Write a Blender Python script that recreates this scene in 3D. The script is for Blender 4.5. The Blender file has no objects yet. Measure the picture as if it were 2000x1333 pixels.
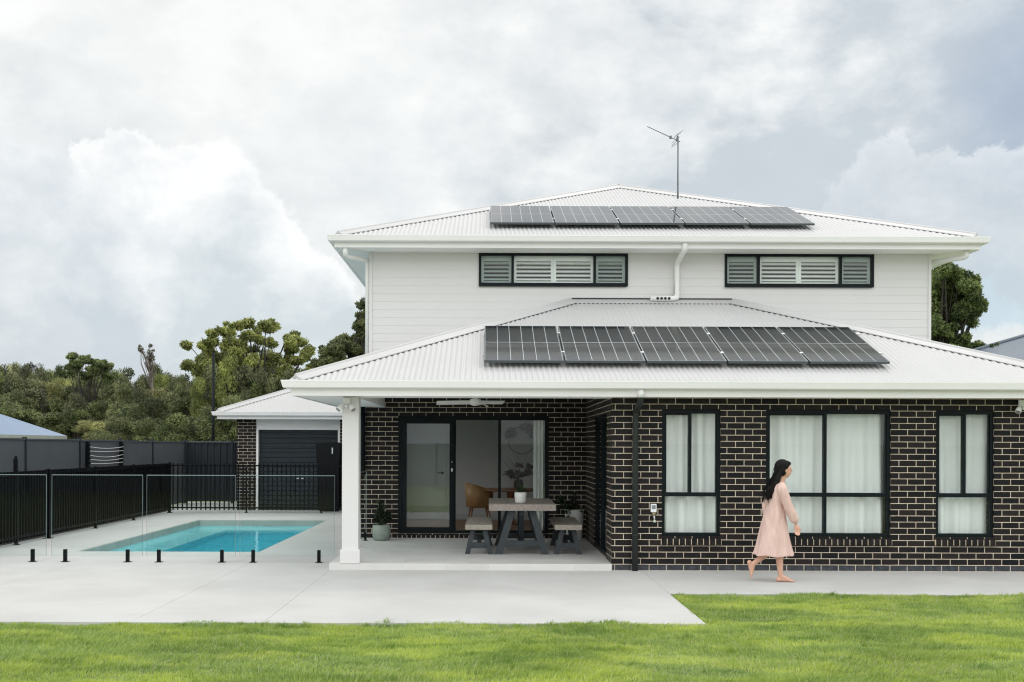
import bpy, bmesh, math, random
import numpy as np
from mathutils import Vector, Matrix, Euler
R = math.radians
PI = math.pi
sc = bpy.context.scene
C = sc.collection

# ------------------------------------------------------------------ camera
F = 2051.0           # focal length in photo pixels
CY, CZ = -14.65, 1.74
def P(px, py, d):    # photo pixel at depth d -> world (used only to measure positions)
    s = F / d
    return ((px - 955) / s, CY + d, CZ + (870 - py) / s)
cam_d = bpy.data.cameras.new("camera")
cam = bpy.data.objects.new("camera", cam_d); C.objects.link(cam)
cam.location = (0, CY, CZ)
cam.rotation_euler = (R(90), R(-0.2), 0)
cam_d.sensor_width = 36; cam_d.lens = F / 2000 * 36
cam_d.shift_x = 0.0225; cam_d.shift_y = 0.10175
cam_d.clip_start = 0.05; cam_d.clip_end = 2000
sc.camera = cam

# ------------------------------------------------------------------ world
SUN_EL, SUN_AZ = 55.0, 20.0      # degrees; azimuth measured from +Y towards +X
world = bpy.data.worlds.new("World"); sc.world = world
world.use_nodes = True
WN = world.node_tree; WN.nodes.clear()
class G:
    """tiny helper to write node graphs"""
    def __init__(s, tree): s.t = tree
    def n(s, typ, _in=None, **kw):
        nd = s.t.nodes.new(typ)
        for k, v in kw.items(): setattr(nd, k, v)
        if _in:
            for k, v in _in.items():
                sock = nd.inputs[k]
                if hasattr(v, 'is_output') or isinstance(v, bpy.types.NodeSocket): s.t.links.new(v, sock)
                else: sock.default_value = v
        return nd
    def math(s, op, a, b=None, c=None, clamp=False):
        ins = {0: a}
        if b is not None: ins[1] = b
        if c is not None: ins[2] = c
        return s.n('ShaderNodeMath', ins, operation=op, use_clamp=clamp).outputs[0]
    def vmath(s, op, a, b=None, scale=None):
        ins = {0: a}
        if b is not None: ins[1] = b
        nd = s.n('ShaderNodeVectorMath', ins, operation=op)
        if scale is not None: nd.inputs['Scale'].default_value = scale
        return nd.outputs['Value'] if op in ('DISTANCE', 'LENGTH', 'DOT_PRODUCT') else nd.outputs[0]
    def mix(s, fac, a, b, blend='MIX'):
        nd = s.t.nodes.new('ShaderNodeMix'); nd.data_type = 'RGBA'; nd.blend_type = blend
        for i, v in ((0, fac), (6, a), (7, b)):
            if isinstance(v, bpy.types.NodeSocket): s.t.links.new(v, nd.inputs[i])
            else:
                nd.inputs[i].default_value = v if i == 0 else (v[0], v[1], v[2], 1)
        return nd.outputs[2]
    def ramp(s, v, a, b, lo=0.0, hi=1.0, smooth=True):
        nd = s.n('ShaderNodeMapRange', {0: v, 1: a, 2: b, 3: lo, 4: hi})
        nd.interpolation_type = 'SMOOTHSTEP' if smooth else 'LINEAR'
        return nd.outputs[0]
    def noise(s, vec, scale, detail=4, rough=0.5, dist=0.0, color=False):
        nd = s.n('ShaderNodeTexNoise', {'Scale': scale, 'Detail': detail, 'Roughness': rough, 'Distortion': dist})
        if vec is not None: s.t.links.new(vec, nd.inputs['Vector'])
        return nd.outputs['Color' if color else 'Fac']
g = G(WN)
sky = g.n('ShaderNodeTexSky', sky_type='NISHITA')
sky.sun_disc = False; sky.sun_elevation = R(SUN_EL); sky.sun_rotation = R(SUN_AZ)
dirv = g.n('ShaderNodeTexCoord').outputs['Generated']
dn = g.vmath('NORMALIZE', dirv)
sep = g.n('ShaderNodeSeparateXYZ', {0: dn})
stretch = g.vmath('MULTIPLY', dn, (1.0, 1.0, 1.7))
def skydir(px, py):
    v = Vector(((px - 955) / F, 1, (870 - py) / F)); v.normalize(); return tuple(v)
# veil of high cloud
n1 = g.noise(stretch, 2.3, 9, 0.54, 0.08)
n2 = g.noise(g.vmath('ADD', stretch, (3.1, 1.7, 5.2)), 1.15, 5, 0.5, 0.2)
veil = g.ramp(g.math('ADD', g.math('MULTIPLY', n1, 0.65), g.math('MULTIPLY', n2, 0.35)), 0.38, 0.55)
veil = g.math('ADD', veil, g.ramp(g.vmath('DISTANCE', dn, skydir(450, 60)), 0.42, 0.05, 0.0, 0.6), clamp=True)
# broad darkening of the overcast towards the right of the house
dR = g.vmath('DISTANCE', dn, skydir(2060, 180))
rightdark = g.ramp(dR, 0.66, 0.10)
n7 = g.noise(g.vmath('ADD', stretch, (1.3, 4.1, 6.0)), 4.6, 9, 0.58, 0.05)
veil_v = g.math('SUBTRACT', veil, g.math('MULTIPLY', rightdark, g.ramp(n7, 0.33, 0.66, 0.25, 1.0)), clamp=True)
n5 = g.noise(g.vmath('ADD', stretch, (2.2, 7.7, 1.0)), 6.0, 9, 0.56, 0.0)
spot = g.ramp(g.math('ADD', g.vmath('DISTANCE', g.vmath('MULTIPLY', dn, (1, 1, 2.2)), tuple(a * b for a, b in zip(skydir(1490, 345), (1, 1, 2.2)))), g.math('MULTIPLY', n5, 0.14)), 0.22, 0.07, 0.0, 0.36)
spot2 = g.ramp(g.math('ADD', g.vmath('DISTANCE', dn, skydir(620, 400)), g.math('MULTIPLY', n5, 0.10)), 0.21, 0.07, 0.0, 0.33)
spot3 = g.ramp(g.math('ADD', g.vmath('DISTANCE', dn, skydir(90, 300)), g.math('MULTIPLY', n5, 0.10)), 0.20, 0.07, 0.0, 0.42)
spot = g.math('ADD', spot, g.math('MAXIMUM', spot2, spot3))
n6 = g.noise(g.vmath('ADD', stretch, (4.4, 0.7, 8.0)), 14.0, 9, 0.60, 0.0)
puff = g.math('ADD', g.math('MULTIPLY', g.math('SUBTRACT', n5, 0.5), 1.5), g.math('MULTIPLY', g.math('SUBTRACT', n6, 0.5), 1.8))
puff = g.math('MULTIPLY', puff, g.ramp(g.vmath('DISTANCE', dn, skydir(450, 120)), 0.10, 0.34, 0.35, 1.0))
veil_v = g.math('SUBTRACT', g.math('ADD', veil_v, puff), spot, clamp=True)
col = g.mix(veil_v, (5.9, 6.45, 6.85), (9.45, 9.5, 9.3))
# blue gaps
n3 = g.noise(g.vmath('ADD', stretch, (9.2, 0.4, 2.0)), 3.6, 7, 0.55, 0.5)
hole = g.ramp(n3, 0.60, 0.72)
left_h = g.ramp(g.vmath('DISTANCE', dn, skydir(80, 280)), 0.16, 0.03)
right_h = g.ramp(g.math('ADD', g.vmath('DISTANCE', dn, skydir(2010, 200)), g.math('MULTIPLY', n1, 0.22)), 0.215, 0.11)
low_r = g.ramp(g.math('ADD', g.vmath('DISTANCE', dn, skydir(1960, 600)), g.math('MULTIPLY', n1, 0.10)), 0.13, 0.07)
sky_lift = g.mix(0.62, g.n('ShaderNodeVectorMath', {0: sky.outputs[0], 1: (1.5, 1.5, 1.5)}, operation='MULTIPLY').outputs[0], (6.2, 7.2, 8.2))
holes = g.math('MAXIMUM', g.math('MULTIPLY', hole, g.math('ADD', 0.10, g.math('MULTIPLY', left_h, 0.75))), g.math('MULTIPLY', right_h, 0.0), clamp=True)
col = g.mix(holes, col, (5.3, 7.5, 8.5))
col = g.mix(g.math('MULTIPLY', right_h, 0.85), col, (3.8, 4.6, 5.8))
col = g.mix(g.math('MULTIPLY', low_r, 0.7), col, (5.9, 7.3, 8.2))
# cumulus heaps
wob = g.vmath('SUBTRACT', g.noise(dn, 11.0, 10, 0.66, 0.0, color=True), (0.5, 0.5, 0.5))
wob = g.n('ShaderNodeVectorMath', {0: wob}, operation='SCALE'); wob.inputs['Scale'].default_value = 0.10
dw = g.vmath('ADD', dn, wob.outputs[0])
def heap(blobs):
    best = None
    for (px, py, r) in blobs:
        rr = r / F
        f = g.math('DIVIDE', g.math('SUBTRACT', rr, g.vmath('DISTANCE', dw, skydir(px, py))), rr)
        best = f if best is None else g.math('MAXIMUM', best, f)
    return best
def add_heap(col, blobs, strength, bright, dark, z_lo, z_hi, soft=0.28):
    b = heap(blobs)
    m = g.math('MULTIPLY', g.ramp(b, 0.0, soft), strength)
    fine = g.noise(g.vmath('MULTIPLY', dn, (1, 1, 1.25)), 12.0, 9, 0.60, 0.0)
    hgt = g.ramp(sep.outputs[2], z_lo, z_hi)
    lit = g.math('ADD', g.math('MULTIPLY', hgt, 0.75), g.math('MULTIPLY', g.math('SUBTRACT', fine, 0.5), 2.6))
    lit = g.math('ADD', lit, g.math('MULTIPLY', g.ramp(b, 0.4, 0.0), 0.35), clamp=True)
    return g.mix(m, col, g.mix(lit, dark, bright))
col = add_heap(col, [(640, 250, 150), (760, 320, 130), (900, 260, 120)], 0.30, (9.3, 9.4, 9.3), (7.0, 7.5, 7.8), 0.16, 0.33, 0.5)
col = add_heap(col, [(1120, 120, 140), (1290, 190, 120), (1230, 300, 90)], 0.35, (9.1, 9.2, 9.1), (6.6, 7.1, 7.4), 0.2, 0.38, 0.2)
col = add_heap(col, [(260, 390, 120), (380, 400, 135), (300, 500, 190), (460, 500, 150), (560, 600, 150), (420, 640, 230), (640, 660, 120)],
               0.95, (9.9, 9.95, 9.85), (6.3, 6.95, 7.3), 0.09, 0.25, 0.12)
col = add_heap(col, [(20, 450, 160), (110, 520, 150), (-80, 560, 240), (180, 640, 150)], 0.8, (8.6, 8.85, 8.95), (5.9, 6.5, 7.0), 0.06, 0.22, 0.2)
col = add_heap(col, [(1985, 400, 118), (1860, 425, 118), (1730, 385, 120), (2090, 430, 160)], 0.62, (8.3, 8.6, 8.8), (5.6, 6.2, 6.7), 0.15, 0.28, 0.12)
col = add_heap(col, [(1960, 680, 60), (1900, 690, 45), (2040, 690, 80)], 0.8, (9.2, 9.2, 9.0), (7.5, 7.7, 7.8), 0.05, 0.12, 0.4)
tex = g.math('ADD', 1.02, g.math('ADD', g.math('MULTIPLY', g.math('SUBTRACT', n6, 0.5), 0.14), g.math('MULTIPLY', g.math('SUBTRACT', n5, 0.5), 0.07)))
# clouds are brighter overhead and on the side away from the picture
up = g.ramp(sep.outputs[2], 0.45, 0.9, 1.0, 1.05)
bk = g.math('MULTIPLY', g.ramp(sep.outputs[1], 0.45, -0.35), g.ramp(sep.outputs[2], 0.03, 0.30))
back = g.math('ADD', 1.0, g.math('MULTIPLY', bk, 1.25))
col = g.n('ShaderNodeVectorMath', {0: col}, operation='SCALE')
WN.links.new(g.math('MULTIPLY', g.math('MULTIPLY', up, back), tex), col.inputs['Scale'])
fin = g.mix(0.06, col.outputs[0], sky.outputs[0])
bg = g.n('ShaderNodeBackground', {'Color': fin, 'Strength': 0.1})
out = g.n('ShaderNodeOutputWorld'); WN.links.new(bg.outputs[0], out.inputs[0])

sun_d = bpy.data.lights.new("sun", 'SUN'); sun_d.energy = 0.75; sun_d.angle = R(18); sun_d.color = (1.0, 0.97, 0.92)
sun = bpy.data.objects.new("sun", sun_d); C.objects.link(sun)
sv = Vector((math.sin(R(SUN_AZ)) * math.cos(R(SUN_EL)), math.cos(R(SUN_AZ)) * math.cos(R(SUN_EL)), math.sin(R(SUN_EL))))
sun.rotation_euler = sv.to_track_quat('Z', 'Y').to_euler()
sun.location = (10, 20, 30)

sc.view_settings.view_transform = 'Standard'; sc.view_settings.look = 'None'
sc.view_settings.exposure = 0.05; sc.view_settings.gamma = 1
sc.render.engine = 'CYCLES'
sc.cycles.max_bounces = 12; sc.cycles.diffuse_bounces = 8; sc.cycles.glossy_bounces = 6; sc.cycles.transparent_max_bounces = 24; sc.cycles.transmission_bounces = 8
sc.cycles.use_denoising = True; sc.cycles.filter_width = 1.2
sc.render.film_transparent = False

# ------------------------------------------------------------------ materials
MATS = {}
def mat(name, base=(0.5, 0.5, 0.5), rough=0.6, metal=0.0, spec=0.5, noise=None, bump=None, fn=None):
    m = bpy.data.materials.new(name); m.use_nodes = True
    t = m.node_tree; t.nodes.clear(); q = G(t)
    b = q.n('ShaderNodeBsdfPrincipled', {'Base Color': (*base, 1), 'Roughness': rough, 'Metallic': metal, 'Specular IOR Level': spec})
    o = q.n('ShaderNodeOutputMaterial'); t.links.new(b.outputs[0], o.inputs[0])
    if noise:       # (scale, amount): gentle tonal variation
        pos = q.n('ShaderNodeNewGeometry').outputs['Position']
        f = q.noise(pos, noise[0], 6, 0.6)
        a = tuple(c * (1 - noise[1]) for c in base); c2 = tuple(min(1, c * (1 + noise[1])) for c in base)
        t.links.new(q.mix(q.ramp(f, 0.3, 0.7), a, c2), b.inputs['Base Color'])
    if bump:        # (scale, strength, distance)
        pos = q.n('ShaderNodeNewGeometry').outputs['Position']
        bn = q.n('ShaderNodeBump', {'Strength': bump[1], 'Distance': bump[2], 'Height': q.noise(pos, bump[0], 5, 0.6)})
        t.links.new(bn.outputs[0], b.inputs['Normal'])
    if fn: fn(q, b, o, t)
    MATS[name] = m
    return m
mat('post_white', (0.70, 0.69, 0.685), 0.5)
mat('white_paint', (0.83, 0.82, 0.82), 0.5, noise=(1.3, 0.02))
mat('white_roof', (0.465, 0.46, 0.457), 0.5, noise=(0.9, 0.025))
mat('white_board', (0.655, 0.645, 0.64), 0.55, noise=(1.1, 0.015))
mat('soffit_white', (0.86, 0.85, 0.85), 0.7)
mat('pipe_white', (0.78, 0.78, 0.765), 0.4)
mat('charcoal_frame', (0.007, 0.011, 0.013), 0.4, spec=0.12)
mat('charcoal_pipe', (0.032, 0.037, 0.035), 0.45, spec=0.15, noise=(4, 0.1))
mat('dark_gap', (0.012, 0.012, 0.013), 0.8)
mat('foam_dark', (0.02, 0.022, 0.025), 0.9)
mat('black_metal', (0.004, 0.005, 0.006), 0.4, spec=0.12)
mat('silver', (0.62, 0.64, 0.65), 0.35, metal=0.9)
mat('mast_metal', (0.13, 0.14, 0.15), 0.4, metal=0.6)
mat('outlet_white', (0.8, 0.82, 0.84), 0.35)
mat('brass', (0.55, 0.42, 0.22), 0.35, metal=0.8)
mat('tap_plastic', (0.55, 0.6, 0.5), 0.5)
mat('mortar', (0.74, 0.61, 0.46), 0.9, noise=(30, 0.1))
def plain_brick(q, b, o, t):
    pos = q.n('ShaderNodeNewGeometry').outputs['Position']
    c = q.mix(q.ramp(q.noise(pos, 7, 5, 0.6), 0.35, 0.7), (0.008, 0.0075, 0.008), (0.022, 0.019, 0.018))
    t.links.new(c, b.inputs['Base Color'])
    bn = q.n('ShaderNodeBump', {'Strength': 0.4, 'Distance': 0.004, 'Height': q.noise(pos, 60, 4, 0.6)})
    t.links.new(bn.outputs[0], b.inputs['Normal'])
mat('brick_dark', rough=0.5, spec=0.15, fn=plain_brick)
def brick_fn(q, b, o, t):
    geo = q.n('ShaderNodeNewGeometry')
    sp = q.n('ShaderNodeSeparateXYZ', {0: geo.outputs['Position']})
    sn = q.n('ShaderNodeSeparateXYZ', {0: geo.outputs['True Normal']})
    side = q.math('GREATER_THAN', q.math('ABSOLUTE', sn.outputs[0]), 0.5)
    u = q.math('ADD', q.math('MULTIPLY', sp.outputs[0], q.math('SUBTRACT', 1.0, side)),
               q.math('MULTIPLY', q.math('ADD', sp.outputs[1], 0.06), side))
    u = q.math('ADD', u, 24.0 + 0.04)
    v = q.math('ADD', sp.outputs[2], 8.6)
    vec = q.n('ShaderNodeCombineXYZ', {0: u, 1: v, 2: 0.0}).outputs[0]
    jit = q.vmath('SUBTRACT', q.noise(geo.outputs['Position'], 22, 2, 0.5, color=True), (0.5, 0.5, 0.5))
    jn = q.n('ShaderNodeVectorMath', {0: jit}, operation='SCALE'); jn.inputs['Scale'].default_value = 0.0035
    vec = q.vmath('ADD', vec, jn.outputs[0])
    br = q.n('ShaderNodeTexBrick', {'Vector': vec, 'Color1': (0, 0, 0, 1), 'Color2': (1, 1, 1, 1), 'Mortar': (0.5, 0.5, 0.5, 1),
             'Scale': 1.0, 'Mortar Size': 0.0050, 'Mortar Smooth': 0.25, 'Bias': 0.0, 'Brick Width': 0.24, 'Row Height': 0.086})
    br.offset = 0.5
    fac = br.outputs['Fac']
    tone = q.n('ShaderNodeSeparateColor', {0: br.outputs['Color']}).outputs[0]
    pn = q.noise(geo.outputs['Position'], 16, 6, 0.65)
    bc = q.mix(tone, (0.006, 0.007, 0.008), (0.020, 0.016, 0.015))
    bc = q.mix(q.ramp(pn, 0.5, 0.78), bc, (0.030, 0.026, 0.024))
    # a dusty lowest course
    low = q.ramp(q.math('ADD', sp.outputs[2], q.math('MULTIPLY', pn, 0.03)), 0.115, 0.07)
    bc = q.mix(q.math('MULTIPLY', low, q.ramp(pn, 0.3, 0.7, 0.35, 0.9)), bc, (0.075, 0.085, 0.098))
    mn = q.noise(geo.outputs['Position'], 9, 5, 0.6)
    mc = q.mix(q.ramp(mn, 0.3, 0.7), (0.54, 0.445, 0.345), (0.76, 0.66, 0.54))
    t.links.new(q.mix(fac, bc, mc), b.inputs['Base Color'])
    t.links.new(q.math('ADD', q.math('MULTIPLY', fac, 0.45), 0.45), b.inputs['Roughness'])
    hgt = q.math('ADD', q.math('SUBTRACT', 1.0, fac), q.math('MULTIPLY', q.noise(geo.outputs['Position'], 70, 3, 0.6), 0.35))
    bn = q.n('ShaderNodeBump', {'Strength': 0.6, 'Distance': 0.005, 'Height': hgt})
    t.links.new(bn.outputs[0], b.inputs['Normal'])
mat('brickwork', spec=0.15, fn=brick_fn)
def concrete_fn(q, b, o, t):
    pos = q.n('ShaderNodeNewGeometry').outputs['Position']
    c = q.mix(q.ramp(q.noise(pos, 0.7, 6, 0.6), 0.3, 0.7), (0.44, 0.435, 0.42), (0.51, 0.505, 0.49))
    c = q.mix(q.math('MULTIPLY', q.ramp(q.noise(pos, 55, 4, 0.7), 0.52, 0.75), 0.35), c, (0.40, 0.39, 0.37))
    c = q.mix(q.math('MULTIPLY', q.ramp(q.noise(q.vmath('MULTIPLY', pos, (0.5, 2.2, 1)), 1.9, 5, 0.6), 0.52, 0.8), 0.5), c, (0.43, 0.415, 0.39))
    c = q.mix(q.math('MULTIPLY', q.ramp(q.noise(pos, 3.2, 8, 0.7, 1.5), 0.60, 0.72), 0.25), c, (0.39, 0.375, 0.35))
    t.links.new(c, b.inputs['Base Color'])
    bn = q.n('ShaderNodeBump', {'Strength': 0.25, 'Distance': 0.002, 'Height': q.noise(pos, 120, 3, 0.6)})
    t.links.new(bn.outputs[0], b.inputs['Normal'])
mat('concrete', rough=0.8, fn=concrete_fn)
def tile_fn(q, b, o, t):
    pos = q.n('ShaderNodeNewGeometry').outputs['Position']
    sp = q.n('ShaderNodeSeparateXYZ', {0: pos})
    vec = q.n('ShaderNodeCombineXYZ', {0: q.math('ADD', sp.outputs[0], 30.0), 1: q.math('ADD', sp.outputs[1], 12.03), 2: 0.0}).outputs[0]
    br = q.n('ShaderNodeTexBrick', {'Vector': vec, 'Color1': (0.56, 0.55, 0.53, 1), 'Color2': (0.64, 0.63, 0.61, 1), 'Mortar': (0.46, 0.45, 0.43, 1),
             'Scale': 1.0, 'Mortar Size': 0.002, 'Mortar Smooth': 0.2, 'Brick Width': 0.6, 'Row Height': 0.3})
    c = q.mix(q.math('MULTIPLY', q.ramp(q.noise(pos, 5, 6, 0.65), 0.35, 0.7), 0.45), br.outputs[0], (0.68, 0.67, 0.65))
    t.links.new(c, b.inputs['Base Color'])
mat('porch_tile', rough=0.55, fn=tile_fn)
def glassy(tint, f0_gain=1.0, base_ref=0.0):
    def fn(q, b, o, t):
        t.nodes.remove(b)
        tr = q.n('ShaderNodeBsdfTransparent', {'Color': (*tint, 1)})
        gl = q.n('ShaderNodeBsdfGlossy', {'Color': (1, 1, 1, 1), 'Roughness': 0.0})
        fr = q.n('ShaderNodeFresnel', {'IOR': 1.5}).outputs[0]
        front = q.math('SUBTRACT', 1.0, q.n('ShaderNodeNewGeometry').outputs['Backfacing'])
        fac = q.math('MULTIPLY', q.math('ADD', q.math('MULTIPLY', fr, f0_gain), base_ref), front, clamp=True)
        mx = q.n('ShaderNodeMixShader', {0: fac, 1: tr.outputs[0], 2: gl.outputs[0]})
        t.links.new(mx.outputs[0], o.inputs[0])
    return fn
mat('window_glass', fn=glassy((0.975, 0.99, 0.985), 1.25))
mat('dark_tint_glass', fn=glassy((0.80, 0.86, 0.86), 1.2))
mat('screened_glass', fn=glassy((0.80, 0.84, 0.83), 1.0))
mat('fence_glass', fn=glassy((0.95, 0.985, 0.98), 0.4))
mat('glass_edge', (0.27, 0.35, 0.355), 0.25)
def curtain_fn(q, b, o, t):
    tl = q.n('ShaderNodeBsdfTranslucent', {'Color': (0.8, 0.82, 0.8, 1)})
    mx = q.n('ShaderNodeMixShader', {0: 0.15, 1: b.outputs[0], 2: tl.outputs[0]})
    t.links.new(mx.outputs[0], o.inputs[0])
mat('curtain_cloth', (0.93, 0.94, 0.93), 0.9, spec=0.1, fn=curtain_fn)
mat('shutter_white', (0.82, 0.84, 0.82), 0.5)
def solar_fn(q, b, o, t):
    # object coordinates: x across 0..1, y up-slope
    oc = q.n('ShaderNodeTexCoord').outputs['Object']
    sp = q.n('ShaderNodeSeparateXYZ', {0: oc})
    def line(v, pitch, half):
        fr = q.math('FRACT', q.math('ADD', q.math('DIVIDE', v, pitch), 100.5))
        dd = q.math('ABSOLUTE', q.math('SUBTRACT', fr, 0.5))
        return q.math('LESS_THAN', dd, half / pitch)
    vx = q.math('ADD', sp.outputs[0], 0.0)
    cols = line(vx, 1.09 / 6, 0.0036)
    mid = q.math('LESS_THAN', q.math('ABSOLUTE', sp.outputs[1]), 0.007)
    rows = q.math('MULTIPLY', line(sp.outputs[1], 1.78 / 24, 0.004), 0.12)
    fine = 0.0
    w = q.math('MAXIMUM', q.math('MAXIMUM', cols, mid), q.math('MAXIMUM', rows, fine))
    cell = q.mix(q.noise(oc, 3.0, 2), (0.004, 0.006, 0.009), (0.010, 0.012, 0.016))
    t.links.new(q.mix(w, cell, (0.46, 0.50, 0.53)), b.inputs['Base Color'])
    b.inputs['Coat Weight'].default_value = 1.0; b.inputs['Coat Roughness'].default_value = 0.07; b.inputs['Coat IOR'].default_value = 1.7
mat('solar_cells', rough=0.5, spec=0.0, fn=solar_fn)
def wood_fn(a, c2, sx):
    def fn(q, b, o, t):
        oc = q.n('ShaderNodeTexCoord').outputs['Object']
        v = q.vmath('MULTIPLY', oc, sx)
        f = q.noise(v, 6.0, 6, 0.6, 0.6)
        t.links.new(q.mix(q.ramp(f, 0.3, 0.7), a, c2), b.inputs['Base Color'])
    return fn
mat('table_wood', rough=0.7, fn=wood_fn((0.24, 0.205, 0.18), (0.36, 0.32, 0.285), (6, 1, 6)))
mat('bench_wood', rough=0.7, fn=wood_fn((0.27, 0.24, 0.20), (0.40, 0.36, 0.31), (6, 1, 6)))
mat('slate_paint', (0.027, 0.035, 0.041), 0.55, noise=(6, 0.15))
mat('pot_sage', (0.27, 0.31, 0.27), 0.7, noise=(8, 0.12))
mat('pot_white', (0.72, 0.72, 0.70), 0.5)
mat('soil', (0.03, 0.022, 0.016), 0.95)
def leafmat(name, dark, light, tr=0.25):
    def fn(q, b, o, t):
        at = q.n('ShaderNodeAttribute', attribute_name='var')
        sp = q.n('ShaderNodeSeparateColor', {0: at.outputs['Color']})
        c = q.mix(sp.outputs[0], dark, light)
        oi = q.n('ShaderNodeObjectInfo').outputs['Random']
        hs = q.n('ShaderNodeHueSaturation', {'Hue': q.ramp(oi, 0, 1, 0.478, 0.518, False), 'Saturation': q.ramp(oi, 0, 1, 0.78, 1.1, False),
                 'Value': q.ramp(q.math('FRACT', q.math('MULTIPLY', oi, 7.31)), 0, 1, 0.78, 1.22, False), 'Color': c})
        t.links.new(hs.outputs[0], b.inputs['Base Color'])
        tl = q.n('ShaderNodeBsdfTranslucent', {'Color': hs.outputs[0]})
        mx = q.n('ShaderNodeMixShader', {0: tr, 1: b.outputs[0], 2: tl.outputs[0]})
        t.links.new(mx.outputs[0], o.inputs[0])
    mat(name, rough=0.55, spec=0.35, fn=fn)
leafmat('gum_leaf', (0.14, 0.155, 0.055), (0.56, 0.57, 0.20), 0.45)
leafmat('bush_leaf', (0.038, 0.052, 0.022), (0.265, 0.295, 0.115), 0.35)
leafmat('dark_leaf', (0.065, 0.10, 0.032), (0.30, 0.38, 0.11), 0.45)
leafmat('dry_leaf', (0.08, 0.07, 0.05), (0.15, 0.14, 0.10))
leafmat('pot_leaf', (0.012, 0.028, 0.010), (0.040, 0.085, 0.025))
leafmat('bloom', (0.035, 0.012, 0.018), (0.16, 0.06, 0.07))
mat('bark', (0.16, 0.135, 0.11), 0.85, noise=(3, 0.35))
mat('bark_dark', (0.05, 0.042, 0.036), 0.85, noise=(3, 0.35))
def grass_fn(q, b, o, t):
    at = q.n('ShaderNodeAttribute', attribute_name='var')
    sp = q.n('ShaderNodeSeparateColor', {0: at.outputs['Color']})
    pos = q.n('ShaderNodeNewGeometry').outputs['Position']
    patch = q.ramp(q.noise(q.vmath('MULTIPLY', pos, (0.75, 1.6, 0.0)), 1.25, 5, 0.6, 0.6), 0.40, 0.66)
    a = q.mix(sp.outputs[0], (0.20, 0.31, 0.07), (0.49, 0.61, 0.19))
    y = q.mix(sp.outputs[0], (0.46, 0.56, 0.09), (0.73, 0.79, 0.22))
    c = q.mix(q.math('MULTIPLY', patch, 0.85), a, y)
    dk = q.ramp(q.noise(q.vmath('MULTIPLY', pos, (0.6, 2.0, 0.0)), 2.6, 6, 0.62, 0.3), 0.52, 0.70)
    c = q.mix(q.math('MULTIPLY', dk, 0.75), c, (0.10, 0.22, 0.04))
    c = q.mix(q.math('MULTIPLY', sp.outputs[1], 0.7), c, (0.62, 0.60, 0.38))
    t.links.new(c, b.inputs['Base Color'])
    tl = q.n('ShaderNodeBsdfTranslucent', {'Color': c})
    mx = q.n('ShaderNodeMixShader', {0: 0.45, 1: b.outputs[0], 2: tl.outputs[0]})
    t.links.new(mx.outputs[0], o.inputs[0])
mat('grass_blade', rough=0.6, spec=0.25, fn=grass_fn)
def ground_fn(q, b, o, t):
    pos = q.n('ShaderNodeNewGeometry').outputs['Position']
    c = q.mix(q.ramp(q.noise(pos, 1.2, 6, 0.6), 0.35, 0.65), (0.15, 0.195, 0.07), (0.23, 0.28, 0.11))
    t.links.new(c, b.inputs['Base Color'])
mat('turf', rough=0.95, fn=ground_fn)
mat('pool_shell', (0.62, 0.95, 0.98), 0.45, noise=(1.4, 0.05))
mat('coping', (0.36, 0.37, 0.34), 0.8, noise=(3, 0.08))
def water_fn(q, b, o, t):
    t.nodes.remove(b)
    pos = q.n('ShaderNodeNewGeometry').outputs['Position']
    bn = q.n('ShaderNodeBump', {'Strength': 0.45, 'Distance': 0.02, 'Height': q.noise(q.vmath('MULTIPLY', pos, (1.0, 0.8, 1.0)), 3.4, 4, 0.5)})
    gl = q.n('ShaderNodeBsdfGlass', {'Color': (0.88, 1, 1, 1), 'Roughness': 0.0, 'IOR': 1.25, 'Normal': bn.outputs[0]})
    t.links.new(gl.outputs[0], o.inputs[0])
    va = q.n('ShaderNodeVolumeAbsorption', {'Color': (0.01, 0.875, 0.98, 1), 'Density': 0.45})
    t.links.new(va.outputs[0], o.inputs[1])
mat('pool_water', fn=water_fn)
mat('inside_wall', (0.66, 0.655, 0.65), 0.8)
mat('inside_dark', (0.05, 0.05, 0.05), 0.9)
mat('inside_door', (0.55, 0.57, 0.56), 0.5)
mat('floor_wood', rough=0.45, fn=wood_fn((0.26, 0.15, 0.08), (0.40, 0.25, 0.15), (5, 1, 1)))
mat('walnut', rough=0.4, fn=wood_fn((0.24, 0.10, 0.045), (0.38, 0.17, 0.08), (1, 5, 1)))
mat('tan_leather', (0.46, 0.26, 0.12), 0.5, noise=(9, 0.1))
mat('fence_grey', (0.085, 0.093, 0.103), 0.5, spec=0.2, noise=(2, 0.06))
mat('fence_pale', (0.34, 0.36, 0.37), 0.6, noise=(1, 0.08))
mat('fence_dark', (0.022, 0.028, 0.034), 0.5, spec=0.2, noise=(2, 0.08))
mat('roller_dark', (0.026, 0.034, 0.041), 0.4, spec=0.25, noise=(2, 0.08))
mat('cabinet_black', (0.006, 0.007, 0.008), 0.6, spec=0.15)
mat('slate_roof', (0.13, 0.155, 0.19), 0.5, noise=(1, 0.05))
mat('blue_roof', (0.17, 0.235, 0.34), 0.35, noise=(1, 0.05))
mat('red_seal', (0.4, 0.06, 0.05), 0.6)
mat('skin', (0.62, 0.36, 0.26), 0.5)
mat('hair', (0.007, 0.006, 0.006), 0.6, spec=0.15, noise=(40, 0.4))
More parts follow.
